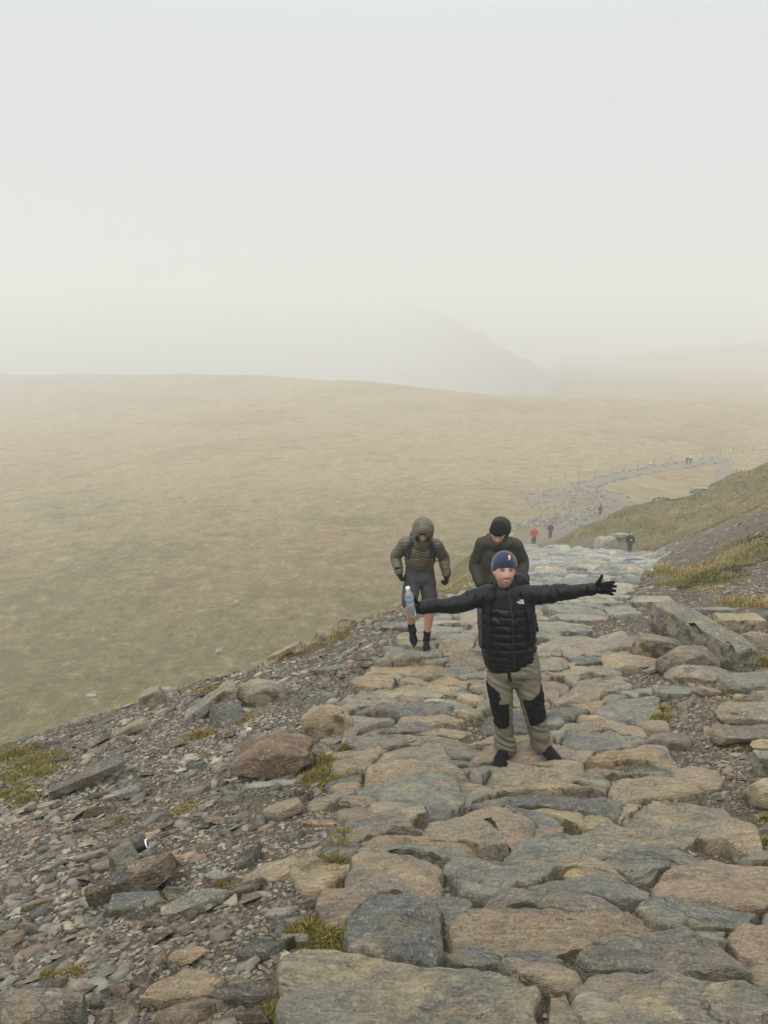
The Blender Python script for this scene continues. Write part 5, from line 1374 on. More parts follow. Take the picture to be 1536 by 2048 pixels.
hood = garment(man, 'jacket_hood', [lambda bm: ball(bm, (-.16, .115, 1.50), (.13, .08, .07)), lambda bm: ball(bm, (-.06, .075, 1.515), (.085, .065, .062), Euler((0, R(25), 0))), T([(-.26, .08, 1.50, .03), (-.17, .14, 1.52, .05), (-.07, .10, 1.53, .05), (-.03, .03, 1.48, .03)], n=14)], .007, M_BLACKPUFF, 2, lambda me: wrinkle(me, .006, (9, 9, 14), 4))
# zip, collar zip pull, chest emblem
ribbon(jk, 'zip', jb, [(-.112, .875), (-.125, 1.05), (-.140, 1.25), (-.160, 1.42), (-.170, 1.505)], .012, .002, M_RUBBER, .002)
def flat_on(bvh, shapes, name, mat, parent, off=.0035):
    bm = bmesh.new()
    for s in shapes:
        lo = [bm.verts.new(project(bvh, x, z, off)) for x, z in s]
        try: bm.faces.new(lo)
        except ValueError: pass
    bmesh.ops.triangulate(bm, faces=bm.faces)
    r = bmesh.ops.extrude_face_region(bm, geom=list(bm.faces)); bmesh.ops.translate(bm, verts=[v for v in r['geom'] if isinstance(v, bmesh.types.BMVert)], vec=(0, -.0015, 0))
    bmesh.ops.recalc_face_normals(bm, faces=bm.faces)
    return from_bm(name, bm, mat, parent, False)
lx, lz = -.098, 1.405           # emblem: three nested quarter arcs with the name beside them
def arc(r0, r1, t0=0, t1=90, n=9, cx=lx + .034, cz=lz):
    a = [(cx + math.cos(R(180 - t0 - (t1 - t0) * k / n)) * r0 * 0 + math.cos(R(t1 - (t1 - t0) * k / n)) * r0, cz + math.sin(R(t1 - (t1 - t0) * k / n)) * r0) for k in range(n + 1)]
    b_ = [(cx + math.cos(R(t0 + (t1 - t0) * k / n)) * r1, cz + math.sin(R(t0 + (t1 - t0) * k / n)) * r1) for k in range(n + 1)]
    return b_ + a[1:] if False else [(cx + math.cos(R(t0 + (t1 - t0) * k / n)) * r1, cz + math.sin(R(t0 + (t1 - t0) * k / n)) * r1) for k in range(n + 1)] + [(cx + math.cos(R(t1 - (t1 - t0) * k / n)) * r0, cz + math.sin(R(t1 - (t1 - t0) * k / n)) * r0) for k in range(n + 1)]
emb = flat_on(jb, [arc(.004, .0125), arc(.0145, .0225), arc(.0245, .0330)], 'chest_logo', M_WHITE, jk)
def text_on(bvh, s, x, z, size, parent, mat, name='logo_lettering', off=.004, align='RIGHT'):
    cu = bpy.data.curves.new('txt', 'FONT'); cu.body = s; cu.size = size; cu.extrude = .0006; cu.align_x = align; cu.space_line = .82; cu.resolution_u = 2; cu.offset = size * .02
    o = bpy.data.objects.new('txt', cu); COL.objects.link(o); dg_ = bpy.context.evaluated_depsgraph_get()
    me = bpy.data.meshes.new_from_object(o.evaluated_get(dg_), depsgraph=dg_); bpy.data.objects.remove(o)
    P = get_co(me); ymid = project(bvh, x, z, off).y; Q = np.column_stack([P[:, 0] + x, ymid - P[:, 2], P[:, 1] + z])
    for i in range(len(Q)):
        Q[i, 1] = project(bvh, Q[i, 0], Q[i, 2], off).y - P[i, 2]
    set_co(me, Q); me.materials.clear(); return mesh_obj(name, me, mat, parent)
text_on(jb, 'THE\nNORTH\nFACE', lx + .0335, lz + .0245, .0125, jk, M_WHITE)
# trousers
def khaki_post(me):
    P = get_co(me); N = get_no(me); x, y, z = P.T
    f = 1 - np.abs(n3(P * np.array([9, 9, 22]) + (x * 6)[:, None] * np.array([0, 0, 1]), 1, 21)) * 3.0
    amp = .006 + .008 * sstep(.35, .08, z) + .003 * sstep(.7, .8, z)
    set_co(me, P + N * (f * amp + .004 * n3(P, 25, 5))[:, None])
tr = garment(man, 'trousers', [
    T([(-.10, 0, .98, .185, .13), (-.095, 0, .88, .198, .145), (-.085, 0, .80, .205, .145), (-.082, 0, .755, .18, .125)]),
    T([(-.175, 0, .82, .110, .125), (-.188, -.005, .70, .108, .110), (-.178, -.02, .56, .092, .098), (-.165, -.03, .43, .078, .085), (-.148, -.012, .30, .074, .078), (-.130, .01, .17, .080, .082), (-.122, .018, .085 + zl, .084, .086)], n=24),
    T([(.005, 0, .82, .110, .125), (.028, -.005, .70, .112, .112), (.062, -.02, .56, .098, .100), (.090, -.03, .43, .086, .088), (.125, -.012, .30, .080, .080), (.165, .01, .17, .082, .082), (.184, .018, .080 + zr, .080, .086)], n=24)], .0055, M_KHAKI, 2, khaki_post)
def pt(poly):   # photo pixels on the man's plane -> local x,z
    o = []
    for u, v in poly:
        a, dy, dz = pixdir(u, v); Y_ = by - .09; o.append((a / dy * Y_ - bx, dz / dy * Y_ - bz))
    return np.array(o)
def inpoly(P, x, z):
    r = np.zeros(len(x), int); px, pz = P.T; qx, qz = np.roll(px, -1), np.roll(pz, -1)
    for k in range(len(P)): r += ((pz[k] > z) != (qz[k] > z)) & (x < (qx[k] - px[k]) * (z - pz[k]) / (qz[k] - pz[k] + 1e-12) + px[k])
    return r % 2 == 1
kL = pt([(970, 1366), (988, 1376), (997, 1382), (1001, 1394), (996, 1405), (1017, 1405), (1018, 1452), (1001, 1457), (985, 1450), (970, 1420)])
kR = pt([(1045, 1399), (1063, 1396), (1078, 1384), (1083, 1375), (1096, 1380), (1098, 1437), (1082, 1444), (1061, 1451)])
for K in (kL, kR): split(tr.data, lambda C, N, K=K: inpoly(K, C[:, 0], C[:, 2]) & (N[:, 1] < .35), 'knee_patch', M_BLACKCLOTH, tr, .003)
bm_ = bmesh.new(); tube(bm_, [(-.155, -.155, .90, .012, .003), (-.150, -.158, .84, .013, .003), (-.135, -.152, .775, .013, .003)], n=8, sub=3); from_bm('drawcord_strap', bm_, M_STRAP, jk)
for s, dx in (('L', -.03), ('R', .03)):
    te = Vector(J['toe' + s]); an = Vector(J['an' + s]); zz = (zl if s == 'L' else zr)
    hl = Vector((an.x - dx * .3, an.y + .05, zz + .004)); tp = Vector((te.x + dx, te.y - .05, zz + .004))
    me = fuse(shoe_bm(hl + Vector((0, 0, .018)), tp + Vector((dx * .6, -.03, .014)), .060, .08), .005, 2); so_ = mesh_obj('shoe', me, M_BLACKCLOTH, man); from_bm('sole', sole_bm(hl, tp + Vector((dx * .6, -.03, 0)), .062), M_SOLE, so_, False)
for s in 'LR':
    hp = J['hand' + s]
    bm_ = bmesh.new(); wr = Vector(J['wr' + s]); fd = Vector(J['hd' + s]).normalized()
    hand_bm(bm_, wr, fd, hp[0], hp[1], 1.10, hp[2], hp[3], hp[4], .0150); tube(bm_, limb_rows([wr - fd * .045, wr, wr + fd * .02], (.046, .040, .036)), n=14)
    mesh_obj('glove', fuse(bm_, .0042, 1), M_BLACKCLOTH, man)
# beanie
def beanie(root, HM, mat, slouch=.03, name='beanie', rim=True, vox=.005, low=.040):
    bm = bmesh.new(); t = bmesh.new(); bmesh.ops.create_icosphere(t, subdivisions=5, radius=1)
    for v in t.verts:
        x, y, z = v.co; zz = z
        X = x * .092; Y = y * .110; Z = .040 + (z * (.098 + slouch) if z > 0 else z * .045)
        if z > 0: k = 1 + .06 * z * (1 - z) * 4 - .0 * z ** 3; X *= k; Y *= k
        Z += (.024 - .062 * sstep(-.075, .06, Y)) * (1 if z <= 0 else max(0, 1 - z * 2.2))
        v.co = (X, Y + .002, Z)
    put(bm, t, HM)
    me = fuse(bm, vox, 1)
    P = get_co(me); inv = np.array(HM.inverted()); Lc = P @ inv[:3, :3].T + inv[:3, 3]; N = get_no(me)
    if rim:
        d = .0035 * sstep(.060, .052, Lc[:, 2]) + .0012 * np.sin(np.arctan2(Lc[:, 1], Lc[:, 0]) * 60) * 0; set_co(me, P + N * d[:, None])
    me.shade_smooth(); return mesh_obj(name, me, mat, root)
bn = beanie(man, HM, M_BEANIE, .022)
bnb = bvh_of(bn)
def on_hat(px, pz, rx, rz, name, mat, parent, off=.002, tilt=0):
    pts = []
    for k in range(14):
        t = 2 * math.pi * k / 14; a, c = math.cos(t) * rx, math.sin(t) * rz; pts.append((px + a * math.cos(tilt) - c * math.sin(tilt), pz + a * math.sin(tilt) + c * math.cos(tilt)))
    return flat_on(bnb, [pts], name, mat, parent, off)
M_REDP = plain_mat('red_print', (.50, .06, .05), .6, .3)
q = pt([(1018, 1114)])[0]; c1 = on_hat(q[0], q[1], .010, .016, 'hat_badge', M_REDP, bn, .001, -.1); on_hat(q[0] + .001, q[1] + .001, .0065, .0115, 'badge_field', M_WHITE, c1, .003, -.1); on_hat(q[0] + .001, q[1] + .0, .0035, .008, 'badge_mark', M_REDP, c1, .005, -.1)
q = pt([(996.5, 1110)])[0]; 0 and on_hat(q[0], q[1], .0035, .014, 'hat_fleck', M_WHITE, bn, .001, .4)

# rucksack of the spread-armed man
bp = empty('backpack', (bx, by, bz)); tag(bp, 'black rucksack on the back of the man with spread arms', 'backpack')
garment(bp, 'pack_bag', [lambda bm: boxy(bm, (-.13, .27, 1.22), (.15, .105, .25), None, .45), lambda bm: boxy(bm, (-.075, .22, 1.500), (.115, .09, .065), Euler((0, R(10), 0)), .6), lambda bm: boxy(bm, (-.12, .36, 1.14), (.11, .05, .15), None, .5)], .008, M_STRAP, 2, lambda me: wrinkle(me, .006, (8, 8, 12), 6))
stL = ribbon(bp, 'shoulder_strap', jb, [(-.290, 1.50), (-.325, 1.42), (-.335, 1.30), (-.330, 1.18), (-.325, 1.02)], .058, .012, M_STRAP)
ribbon(bp, 'shoulder_strap', jb, [(-.055, 1.50), (-.025, 1.42), (.000, 1.30), (.015, 1.18), (.025, 1.08)], .052, .012, M_STRAP)
bm_ = bmesh.new(); tube(bm_, [(.045, .07, 1.30, .012, .003), (.070, .05, 1.22, .012, .003), (.092, .02, 1.12, .012, .003)], n=8, sub=3); from_bm('loose_strap', bm_, M_STRAP, bp)

# plastic bottle in his right hand
def lathe(bm, prof, n=28):
    rings = [[bm.verts.new((r * math.cos(2 * math.pi * k / n), r * math.sin(2 * math.pi * k / n), z)) for k in range(n)] for r, z in prof]
    for r0, r1 in zip(rings, rings[1:]):
        for k in range(n): bm.faces.new((r0[k], r0[(k + 1) % n], r1[(k + 1) % n], r1[k]))
    bm.faces.new(rings[0][::-1]); bm.faces.new(rings[-1])
m, nt_, p = new_mat('clear_plastic'); p.inputs['Base Color'].default_value = (.93, .96, 1, 1); p.inputs['Transmission Weight'].default_value = .80; p.inputs['Roughness'].default_value = .12; p.inputs['IOR'].default_value = 1.25; p.inputs['Specular IOR Level'].default_value = .9; M_PET = m
m, nt_, p = new_mat('bottle_water'); p.inputs['Base Color'].default_value = (.90, .95, .97, 1); p.inputs['Transmission Weight'].default_value = .9; p.inputs['Roughness'].default_value = .05; p.inputs['IOR'].default_value = 1.33; M_WATER = m
m, nt_, p = new_mat('pale_blue_label'); p.inputs['Base Color'].default_value = (.36, .50, .72, 1); p.inputs['Transmission Weight'].default_value = .35; p.inputs['Roughness'].default_value = .3; M_LABEL = m
wL = Vector(J['wrL']); fL = Vector(J['hdL']).normalized()
bc = Vector((bx, by, bz)) + Vector((-.905, -.225, 1.345))
bot = empty('water_bottle', bc); bot.rotation_euler = (R(4), R(-9), 0); tag(bot, 'clear plastic water bottle with white cap held up in a black glove', 'bottle')
prof = [(.020, 0), (.029, .003), (.0325, .012)]
for k in range(8): z = .02 + k * .0115; prof += [(.0325, z), (.0300, z + .005), (.0325, z + .010)]
prof += [(.031, .118), (.0275, .128), (.0275, .140), (.0320, .150), (.0330, .165), (.0290, .190), (.0190, .212), (.0128, .222), (.0128, .232)]
bm_ = bmesh.new(); lathe(bm_, prof); from_bm('bottle_body', bm_, M_PET, bot)
bm_ = bmesh.new(); lathe(bm_, [(.018, .004), (.030, .012), (.0285, .045), (.0285, .098), (.001, .0985)]); from_bm('water', bm_, M_WATER, bot)
bm_ = bmesh.new(); lathe(bm_, [(.0288, .128), (.0292, .131), (.0340, .152), (.0336, .166), (.0300, .172)]); from_bm('bottle_label', bm_, M_LABEL, bot)
bm_ = bmesh.new(); lathe(bm_, [(.0155, .226), (.0165, .228), (.0165, .243), (.0150, .247), (.004, .2475)]); from_bm('bottle_cap', bm_, M_WHITE, bot, False)

# ================================================================== left hiker: hood up, bare legs, walking
q_ = hit(853, 1306, .06); bx2, by2 = float(q_[0]), float(q_[1]) + .1; bz2 = surf(bx2, by2 - .05) + .01
print('left', bz2)
J2 = dict(head=(-.070, -.235, 1.580), neck=(-.080, -.10, 1.445), chest=(-.090, -.03, 1.27), waist=(-.09, .05, 1.08), pelvis=(-.09, .06, .98),
          shL=(-.262, -.07, 1.395), elL=(-.385, .04, 1.19), wrL=(-.345, -.08, 1.035), shR=(.082, -.07, 1.375), elR=(.195, .05, 1.18), wrR=(.232, -.02, .985),
          hpL=(-.185, .06, .93), knL=(-.215, -.16, .595), anL=(-.180, -.02, .262), toeL=(-.160, -.125, .135), hpR=(.00, .05, .93), knR=(.040, -.03, .53), anR=(.006, .05, .105), toeR=(.0, -.14, .012),
          handL=((.9, -.4, 0), (0, -1, 0), .75, .05, .6), handR=((-.9, -.4, 0), (-.1, -1, .1), .65, .05, .6), hdL=(.35, -.2, -.92), hdR=(.02, -.1, -1), flatL=False, stubble=.6)
hk, HM2 = make_person('hiker in olive-brown hooded puffer jacket and grey shorts with head bowed', (bx2, by2, bz2), J2, None, (R(26), 0, R(-4)), .006, .2); hk.scale = (1.04,) * 3
def quilt2(me):
    P = get_co(me); N = get_no(me); x, y, z = P.T; body = sstep(.27, .23, np.abs(x + .09)) * sstep(1.52, 1.48, z)
    zz = z + .02 * np.sin((x + .09) * 12) + .25 * (x + .09) ** 2
    q = np.abs(np.sin(np.pi * zz / .038)) ** .6; seam = np.exp(-((z - 1.225) / .008) ** 2)
    arm = 1 - body; qa = np.abs(np.sin(np.pi * z / .05)) ** .6
    zp_ = np.exp(-((x + .085) / .008) ** 2) * (y < 0) * body
    set_co(me, P + N * (((q - .6) * .0075 * body) - seam * .008 * body - zp_ * .005 + arm * (qa - .6) * .005 + n3(P, 14, 2) * .010)[:, None])
H2 = HM2
def hood_fn(bm):
    t = bmesh.new(); bmesh.ops.create_icosphere(t, subdivisions=5, radius=1)
    for v in t.verts:
        x, y, z = v.co
        v.co = (x * .128, y * .150 + .015, z * .165 + .012 - (.02 if y > 0 and z < 0 else 0))
    # opening for the face
    for v in t.verts:
        L_ = v.co; e = math.hypot(L_.x / .080, (L_.z + .024) / .100)
        if L_.y < -.02 and e < 1.0: v.co.y += .135 * (1 - e ** 6)
    put(bm, t, H2)
j2 = garment(hk, 'jacket', [
    T([(-.09, .045, 1.045, .160, .125), (-.09, .045, 1.09, .178, .145), (-.09, .005, 1.20, .186, .152), (-.09, -.04, 1.33, .192, .145), (-.088, -.07, 1.41, .165, .115), (-.083, -.10, 1.465, .10, .09)]),
    sleeve(J2['shL'], J2['elL'], J2['wrL'], (.084, .072, .055), J2['chest'], (0, 1, 0)), sleeve(J2['shR'], J2['elR'], J2['wrR'], (.084, .070, .055), J2['chest'], (0, 1, 0)),
    lambda bm: ball(bm, (-.215, -.07, 1.41), (.105, .09, .07)), lambda bm: ball(bm, (.035, -.07, 1.395), (.105, .09, .07))], .006, M_OLIVE, 2, quilt2)
def hoodpost(me):
    P = get_co(me); N = get_no(me); inv = np.array(H2.inverted()); L_ = P @ inv[:3, :3].T + inv[:3, 3]
    a = np.arctan2(L_[:, 2] + .01, -L_[:, 1]); q = np.abs(np.sin(a * 5)) ** .6
    set_co(me, P + N * ((q - .6) * .006 * (L_[:, 2] > -.05) + n3(P, 16, 3) * .006)[:, None])
garment(hk, 'hood', [hood_fn, T([(-.08, -.08, 1.38, .12, .11), (-.08, -.13, 1.435, .105, .115), (-.075, -.17, 1.465, .09, .10)])], .006, M_OLIVE, 1, hoodpost)
beanie(hk, HM2 , fabric('black_knit', (.012, .012, .013), .95, .1, 200, .003), .0, 'beanie', True, .006)
garment(hk, 'shorts', [T([(-.09, .05, 1.10, .160, .12), (-.09, .05, .98, .180, .14), (-.09, .04, .90, .185, .14)]),
    T([(-.175, .04, .95, .100, .115), (-.192, -.02, .82, .103, .112), (-.212, -.09, .70, .098, .108), (-.215, -.12, .655, .100, .108)], n=24),
    T([(-.01, .05, .95, .100, .115), (.012, .03, .82, .103, .112), (.030, .01, .70, .098, .106), (.034, .0, .655, .100, .108)], n=24)], .0065, M_GREY, 2, lambda me: wrinkle(me, .006, (8, 8, 12), 8))
for s in 'LR':
    an = Vector(J2['an' + s]); kn = Vector(J2['kn' + s]); te = Vector(J2['toe' + s]); ax = (kn - an).normalized()
    bm_ = bmesh.new(); tube(bm_, limb_rows([an - ax * .03, an + ax * .05, an + ax * .115], (.044, .043, .047)), n=16); from_bm('sock', bm_, M_BLACKCLOTH, hk)
    if s == 'R': hl = an + Vector((0, .05, -.095)); tp = Vector((te.x, te.y - .02, te.z - .005)); hl.z = tp.z
    else: hl = an + Vector((-.005, .055, -.045)); tp = te + Vector((.01, -.01, -.04))
    f_ = (tp - hl).normalized(); upv = Vector((0, 0, 1)); upv = (upv - f_ * upv.dot(f_)).normalized()
    me = fuse(shoe_bm(hl + upv * .015, tp + upv * .012), .006, 2); so_ = mesh_obj('shoe', me, M_BLACKCLOTH, hk); from_bm('sole', sole_bm(hl, tp), M_SOLE if s == 'R' else M_RUBBER, so_, False)
    hp = J2['hand' + s]; bm_ = bmesh.new(); wr = Vector(J2['wr' + s]); fd = Vector(J2['hd' + s]).normalized()
    hand_bm(bm_, wr, fd, hp[0], hp[1], 1.06, hp[2], hp[3], hp[4], .013); tube(bm_, limb_rows([wr - fd * .04, wr, wr + fd * .03], (.048, .044, .040)), n=14); mesh_obj('glove', fuse(bm_, .005, 1), M_BLACKCLOTH, hk)
jb2 = bvh_of(j2)
bp2 = empty('backpack', (bx2, by2, bz2)); bp2.scale = (1.04,) * 3; tag(bp2, 'dark daypack worn by the hooded bare-legged hiker', 'backpack')
garment(bp2, 'pack_bag', [lambda bm: boxy(bm, (-.09, .18, 1.27), (.13, .09, .21), None, .5)], .01, M_STRAPBL, 2)
ribbon(bp2, 'shoulder_strap', jb2, [(-.190, 1.475), (-.225, 1.39), (-.245, 1.30), (-.262, 1.22)], .055, .012, M_STRAPBL)
ribbon(bp2, 'shoulder_strap', jb2, [(.010, 1.46), (.045, 1.38), (.060, 1.30), (.058, 1.235)], .060, .012, M_STRAPBL)
bm_ = bmesh.new(); tube(bm_, [(.060, -.10, 1.235, .010, .003), (.100, -.04, 1.17, .010, .003), (.150, .10, 1.10, .010, .003)], n=8, sub=3); from_bm('strap_webbing', bm_, M_STRAP, bp2)

# ================================================================== hiker behind, mostly hidden
bx3, by3 = 1.30, 8.95; bz3 = surf(1.30, 8.95)
print('mid', bz3)
k3 = 1.0; sx3 = .02
J3 = dict(head=(.050, -.165, 1.530), neck=(.085, -.03, 1.41), chest=(.095, .03, 1.22), waist=(.07, .06, 1.03), pelvis=(.06, .06, .92),
          shL=(-.085, .02, 1.35), elL=(-.165, .06, 1.10), wrL=(-.125, -.10, .92), shR=(.275, .02, 1.34), elR=(.385, .08, 1.12), wrR=(.36, -.06, .92),
          hpL=(-.04, .05, .86), knL=(-.06, -.10, .50), anL=(-.03, -.03, .12), toeL=(-.03, -.20, .02), hpR=(.15, .05, .86), knR=(.17, .04, .48), anR=(.15, .18, .12), toeR=(.15, .02, .02),
          handL=((.9, -.4, 0), (0, -1, 0), .8, .05, .6), handR=((-.9, -.4, 0), (0, -1, 0), .8, .05, .6), hdL=(.1, -.3, -1), hdR=(-.1, -.3, -1), stubble=.8)
mh, HM3 = make_person('hiker in dark parka and black beanie, half hidden behind the smiling man', (bx3, by3, bz3), J3, None, (R(24), 0, R(-6)), .007, .2); mh.scale = (1.06,) * 3
garment(mh, 'parka', [
    T([(.07, .05, .62, .215, .17), (.07, .05, .80, .21, .17), (.08, .05, 1.0, .205, .165), (.09, .03, 1.2, .215, .16), (.09, .02, 1.33, .19, .13), (.086, -.02, 1.40, .12, .115), (.078, -.055, 1.435, .098, .105)]),
    sleeve(J3['shL'], J3['elL'], J3['wrL'], (.090, .078, .06), J3['chest'], (0, 1, 0)), sleeve(J3['shR'], J3['elR'], J3['wrR'], (.090, .078, .06), J3['chest'], (0, 1, 0)),
    lambda bm: ball(bm, (.085, -.045, 1.385), (.15, .135, .07)), lambda bm: ball(bm, (-.04, .02, 1.37), (.11, .10, .075)), lambda bm: ball(bm, (.22, .02, 1.365), (.12, .10, .075)),
    lambda bm: boxy(bm, (.10, .24, 1.2), (.14, .09, .22), None, .5)], .007, M_OLIVEDK, 2, lambda me: wrinkle(me, .008, (7, 7, 9), 12))
def hood3(bm):
    t = bmesh.new(); bmesh.ops.create_icosphere(t, subdivisions=4, radius=1)
    for v in t.verts:
        x, y, z = v.co; v.co = (x * .115 + .035, y * .085 + .095, z * .155 + .012)
    put(bm, t, HM3)
garment(mh, 'hood', [hood3, T([(.09, .02, 1.36, .14, .10), (.10, .02, 1.46, .10, .09)])], .007, M_OLIVEDK, 2, lambda me: wrinkle(me, .006, (9, 9, 9), 13))
beanie(mh, HM3, bpy.data.materials['black_knit'], .012, 'beanie', True, .006)
garment(mh, 'trousers', [T([(.07, .05, 1.0, .16, .13), (.06, .05, .86, .175, .14)]), T(limb_rows([J3['hpL'], J3['knL'], J3['anL']], (.105, .08, .072)), n=18), T(limb_rows([J3['hpR'], J3['knR'], J3['anR']], (.105, .08, .072)), n=18)], .009, M_GREY, 2, lambda me: wrinkle(me, .006, (8, 8, 14), 5))
for s in 'LR':
    te = Vector(J3['toe' + s]); hl = Vector((te.x, te.y + .27, .005)); me = fuse(shoe_bm(hl + Vector((0, 0, .012)), te + Vector((0, -.02, 0))), .007, 2); mesh_obj('shoe', me, M_BLACKCLOTH, mh)
    hp = J3['hand' + s]; bm_ = bmesh.new(); wr = Vector(J3['wr' + s]); fd = Vector(J3['hd' + s]).normalized(); hand_bm(bm_, wr, fd, hp[0], hp[1], 1.04, hp[2], hp[3], hp[4], .0125); mesh_obj('glove', fuse(bm_, .006, 1), M_BLACKCLOTH, mh)

# ================================================================== distant walkers
def far_person(label, u, v, hgt, coat, legs, hat=None, face=-1, long=False, spread=0.0, stride=.12, hoodup=True, pack=False):
    p = hit(u, v); s = hgt / 1.75
    r = empty('person', p); tag(r, label, 'person')
    yy = face
    bm = bmesh.new(); ball(bm, (0, .05 * yy, 1.60), (.085, .10, .125)); tube(bm, [(0, 0, 1.30, .05), (0, .02 * yy, 1.52, .05)], n=10)
    tube(bm, [(0, 0, .85, .13, .10), (0, 0, 1.1, .12, .10), (0, 0, 1.35, .15, .10)], n=12)
    for sx_ in (-1, 1):
        tube(bm, [(sx_ * .09, 0, .88, .08), (sx_ * .10, stride * sx_ * .5, .48, .055), (sx_ * .10, stride * sx_, .08, .04), (sx_ * .10, stride * sx_ + .14 * yy, .04, .03)], n=10)
        tube(bm, [(sx_ * .17, 0, 1.38, .05), (sx_ * .26, .0, 1.12, .04), (sx_ * .22, .12 * yy, .92, .03), (sx_ * .21, .15 * yy, .84, .035)], n=10)
    me = fuse(bm, .02, 1); me.transform(Matrix.Scale(s, 4)); set_col(me, np.tile(SKIN * .9, (len(me.vertices), 1))); mesh_obj('body', me, M_SKIN, r)
    bm = bmesh.new(); zb = .62 if long else .80
    tube(bm, [(0, 0, zb, .22, .17), (0, 0, 1.0, .20, .16), (0, 0, 1.3, .215, .155), (0, 0, 1.42, .14, .12), (0, 0, 1.48, .08, .08)], n=16)
    for sx_ in (-1, 1): tube(bm, [(sx_ * .16, 0, 1.38, .08), (sx_ * (.27 + spread), .0, 1.12, .07), (sx_ * (.24 + spread), .12 * yy, .93, .055)], n=12)
    if pack: boxy(bm, (0, -.22 * yy, 1.2), (.14, .10, .22), None, .5, 3)
    me = fuse(bm, .016, 2); me.transform(Matrix.Scale(s, 4)); mesh_obj('jacket', me, coat, r)
    if hoodup:
        bm = bmesh.new(); ball(bm, (0, -.01 * yy, 1.61), (.115, .12, .15)); tube(bm, [(0, 0, 1.42, .12), (0, 0, 1.52, .10)], n=12)
        me = fuse(bm, .016, 2); me.transform(Matrix.Scale(s, 4)); mesh_obj('hood', me, hat or coat, r)
    bm = bmesh.new()
    for sx_ in (-1, 1): tube(bm, [(sx_ * .08, 0, .92, .11), (sx_ * .10, stride * sx_ * .5, .48, .085), (sx_ * .10, stride * sx_, .08, .07)], n=12)
    me = fuse(bm, .016, 2); me.transform(Matrix.Scale(s, 4)); mesh_obj('trousers', me, legs, r)
    for sx_ in (-1, 1):
        bm = bmesh.new(); tube(bm, [(sx_ * .10, stride * sx_ - .06 * yy, .045, .045), (sx_ * .10, stride * sx_ + .08 * yy, .045, .048), (sx_ * .10, stride * sx_ + .18 * yy, .035, .035)], n=10); bm.transform(Matrix.Scale(s, 4)); from_bm('shoe', bm, M_RUBBER, r)
    return r, s
M_BLKCOAT = bpy.data.materials['black_stretch_cloth']
fp, fs = far_person('lone walker all in black with hood up, standing before the mossy bank', 1258, 1110, 1.74, M_BLKCOAT, M_DKTEAL, stride=.06, spread=.0)
bm_ = bmesh.new(); boxy(bm_, (.02, -.17, 1.18), (.03, .012, .055), Euler((0, R(20), 0)), .5, 3); from_bm('white_paper', bm_, M_WHITE, fp)
far_person('distant walker in a red hooded jacket', 1067, 1092, 1.72, M_RED, M_DKTEAL, stride=.04, spread=.03)
far_person('distant walker in a dark plum coat next to the red jacket', 1100, 1077, 1.66, M_PLUM, M_DKTEAL, long=True, stride=.05)
far_person('small dark figure on the gravel bend below the grass spur', 1200, 1033, 1.75, M_BLKCOAT, M_DKTEAL, face=1, pack=False, stride=.1)
M_PALEHAT = plain_mat('pale_hat_cloth', (.86, .85, .82), .8, .2)
far_person('left one of the two tiny walkers with pale hoods by the fence', 1373, 929, 1.75, M_OLIVEDK, M_DKTEAL, hat=M_PALEHAT)
far_person('right one of the two tiny walkers with pale hoods by the fence', 1380, 930, 1.78, M_GREY, M_DKTEAL, hat=M_PALEHAT)

# ------------------------------------------------------------------ wire fence along the far path
M_WOOD = plain_mat('weathered_post_wood', (.13, .11, .085), .9, .2, 30)
M_WIRE = plain_mat('fence_wire', (.20, .20, .20), .5, .5)
fpts = [hit(u, v) for u, v in ((1102, 966), (1130, 960), (1158, 955), (1190, 951), (1222, 949), (1248, 943), (1276, 938), (1308, 933), (1340, 926), (1372, 921), (1406, 916), (1440, 911), (1466, 908), (1487, 906), (1507, 905), (1536, 902))]
fr = empty('fence', fpts[0]); tag(fr, 'post and wire fence running along the distant path', 'fence')
bm_ = bmesh.new(); tube(bm_, [(0, 0, -.1, .05), (0, 0, 1.2, .045)], n=8, sub=1); post0 = from_bm('fence_post', bm_, M_WOOD, fr)
for i, p in enumerate(fpts):
    o = post0 if i == 0 else post0.copy()
    if i: COL.objects.link(o)
    o.parent = fr; o.location = Vector(p) - Vector(fpts[0]); o.scale = (1, 1, random.uniform(.8, 1.35)); o.rotation_euler = (random.uniform(-.06, .06), random.uniform(-.06, .06), 0)
for hz_ in (.35, .7, 1.05):
    bm_ = bmesh.new(); tube(bm_, [(*(Vector(p) - Vector(fpts[0]) + Vector((0, 0, hz_))), .008) for p in fpts], n=5, sub=1, cap=False); from_bm('wire', bm_, M_WIRE, fr)

# ------------------------------------------------------------------ dropped flask between the rocks
p = hit(278, 1722); fl = empty('flask', (p[0], p[1] + .04, p[2] + .07)); fl.rotation_euler = (0, R(70), R(10)); tag(fl, 'small black flask with white rims lying between two rocks', 'flask')
bm_ = bmesh.new(); lathe(bm_, [(.024, -.05), (.028, -.046), (.029, 0), (.028, .042), (.024, .048)]); from_bm('flask_body', bm_, M_RUBBER, fl)
for z in (-.050, .048):
    bm_ = bmesh.new(); lathe(bm_, [(.0275, z - .005), (.031, z - .004), (.031, z + .004), (.0275, z + .005)]); bmesh.ops.delete(bm_, geom=[f for f in bm_.faces if len(f.verts) > 4], context='FACES_ONLY'); from_bm('flask_rim', bm_, M_WHITE, fl)

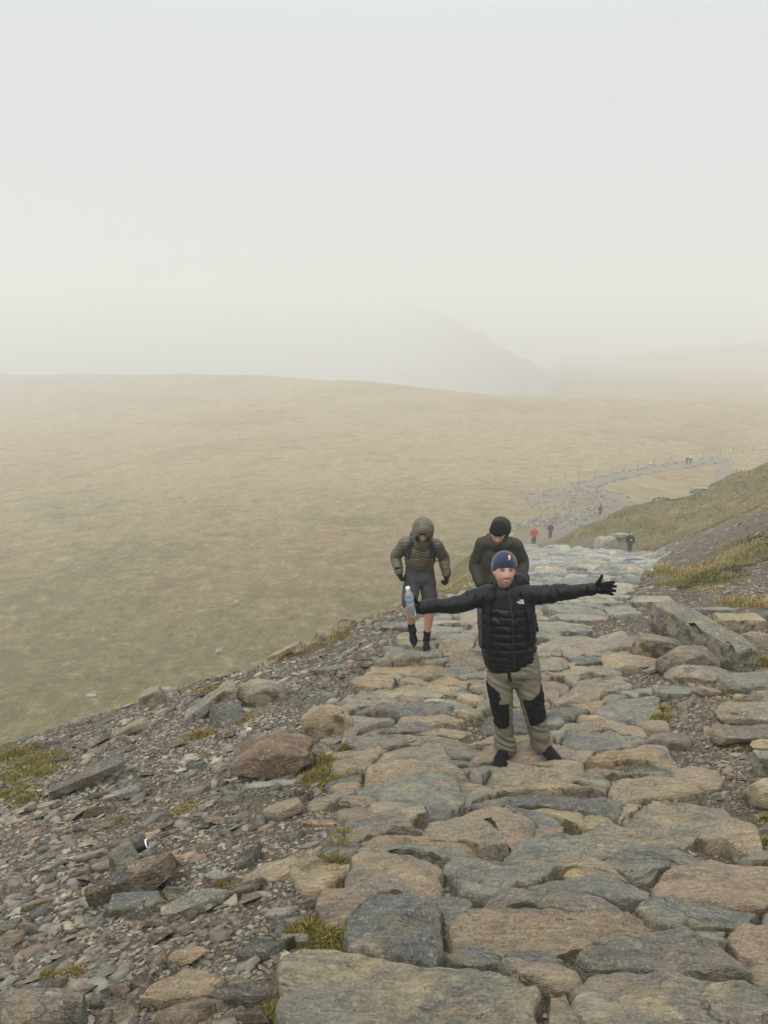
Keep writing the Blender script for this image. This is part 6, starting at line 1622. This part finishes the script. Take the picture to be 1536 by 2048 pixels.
# ------------------------------------------------------------------ sleet in the air
M_SNOW = plain_mat('sleet', (.85, .86, .88), .4, .3)
def sleet():
    g = np.random.default_rng(17); bm = bmesh.new()
    spots = [(1043, 143, 1.0, .0035), (1498, 735, 1.6, .003), (1364, 779, 2, .002), (1402, 812, 1.6, .0028), (1146, 1205, 1.4, .003), (1000, 1172, 4.6, .005), (30, 1063, 3, .003), (250, 930, 1.2, .002), (1503, 388, 1.5, .002)]
    for u, v, d, r in spots:
        q = Vector(pixdir(u, v)).normalized() * d; bmesh.ops.create_icosphere(bm, subdivisions=2, radius=1, matrix=Matrix.Translation(q) @ Euler((0, R(-25), 0)).to_matrix().to_4x4() @ Matrix.Diagonal((r, r, r * 2.4, 1)))
    for k in range(60):
        d = g.uniform(2, 9); u, v = g.uniform(0, W), g.uniform(200, 1700); q = Vector(pixdir(u, v)).normalized() * d; r = .0016
        bmesh.ops.create_icosphere(bm, subdivisions=1, radius=1, matrix=Matrix.Translation(q) @ Euler((0, R(-25), 0)).to_matrix().to_4x4() @ Matrix.Diagonal((r, r, r * 2.5, 1)))
    tag(from_bm('sleet', bm, M_SNOW), 'small white flecks of sleet falling through the air', None, None, 'stuff')
# ------------------------------------------------------------------ haze
def build_haze():
    zs = np.empty(len(ground.data.vertices) * 3, np.float32); ground.data.vertices.foreach_get('co', zs); zmin = float(zs[2::3].min())
    bm = bmesh.new(); bmesh.ops.create_cube(bm, size=1)
    for v in bm.verts: v.co = (v.co.x * 4100, 1090 + v.co.y * 2300, (zmin - 1.5) if v.co.z < 0 else 34.0)
    m = bpy.data.materials.new('haze_air'); m.use_nodes = True; t = m.node_tree; t.nodes.clear()
    o_ = t.nodes.new('ShaderNodeOutputMaterial'); pv = t.nodes.new('ShaderNodeVolumePrincipled')
    pv.inputs['Color'].default_value = (.875, .885, .875, 1); pv.inputs['Density'].default_value = .0025; pv.inputs['Anisotropy'].default_value = .0
    t.links.new(pv.outputs[0], o_.inputs['Volume'])
    o = from_bm('haze', bm, m, None, False); tag(o, 'thin mist over the hillside', None, None, 'stuff')
build_haze()
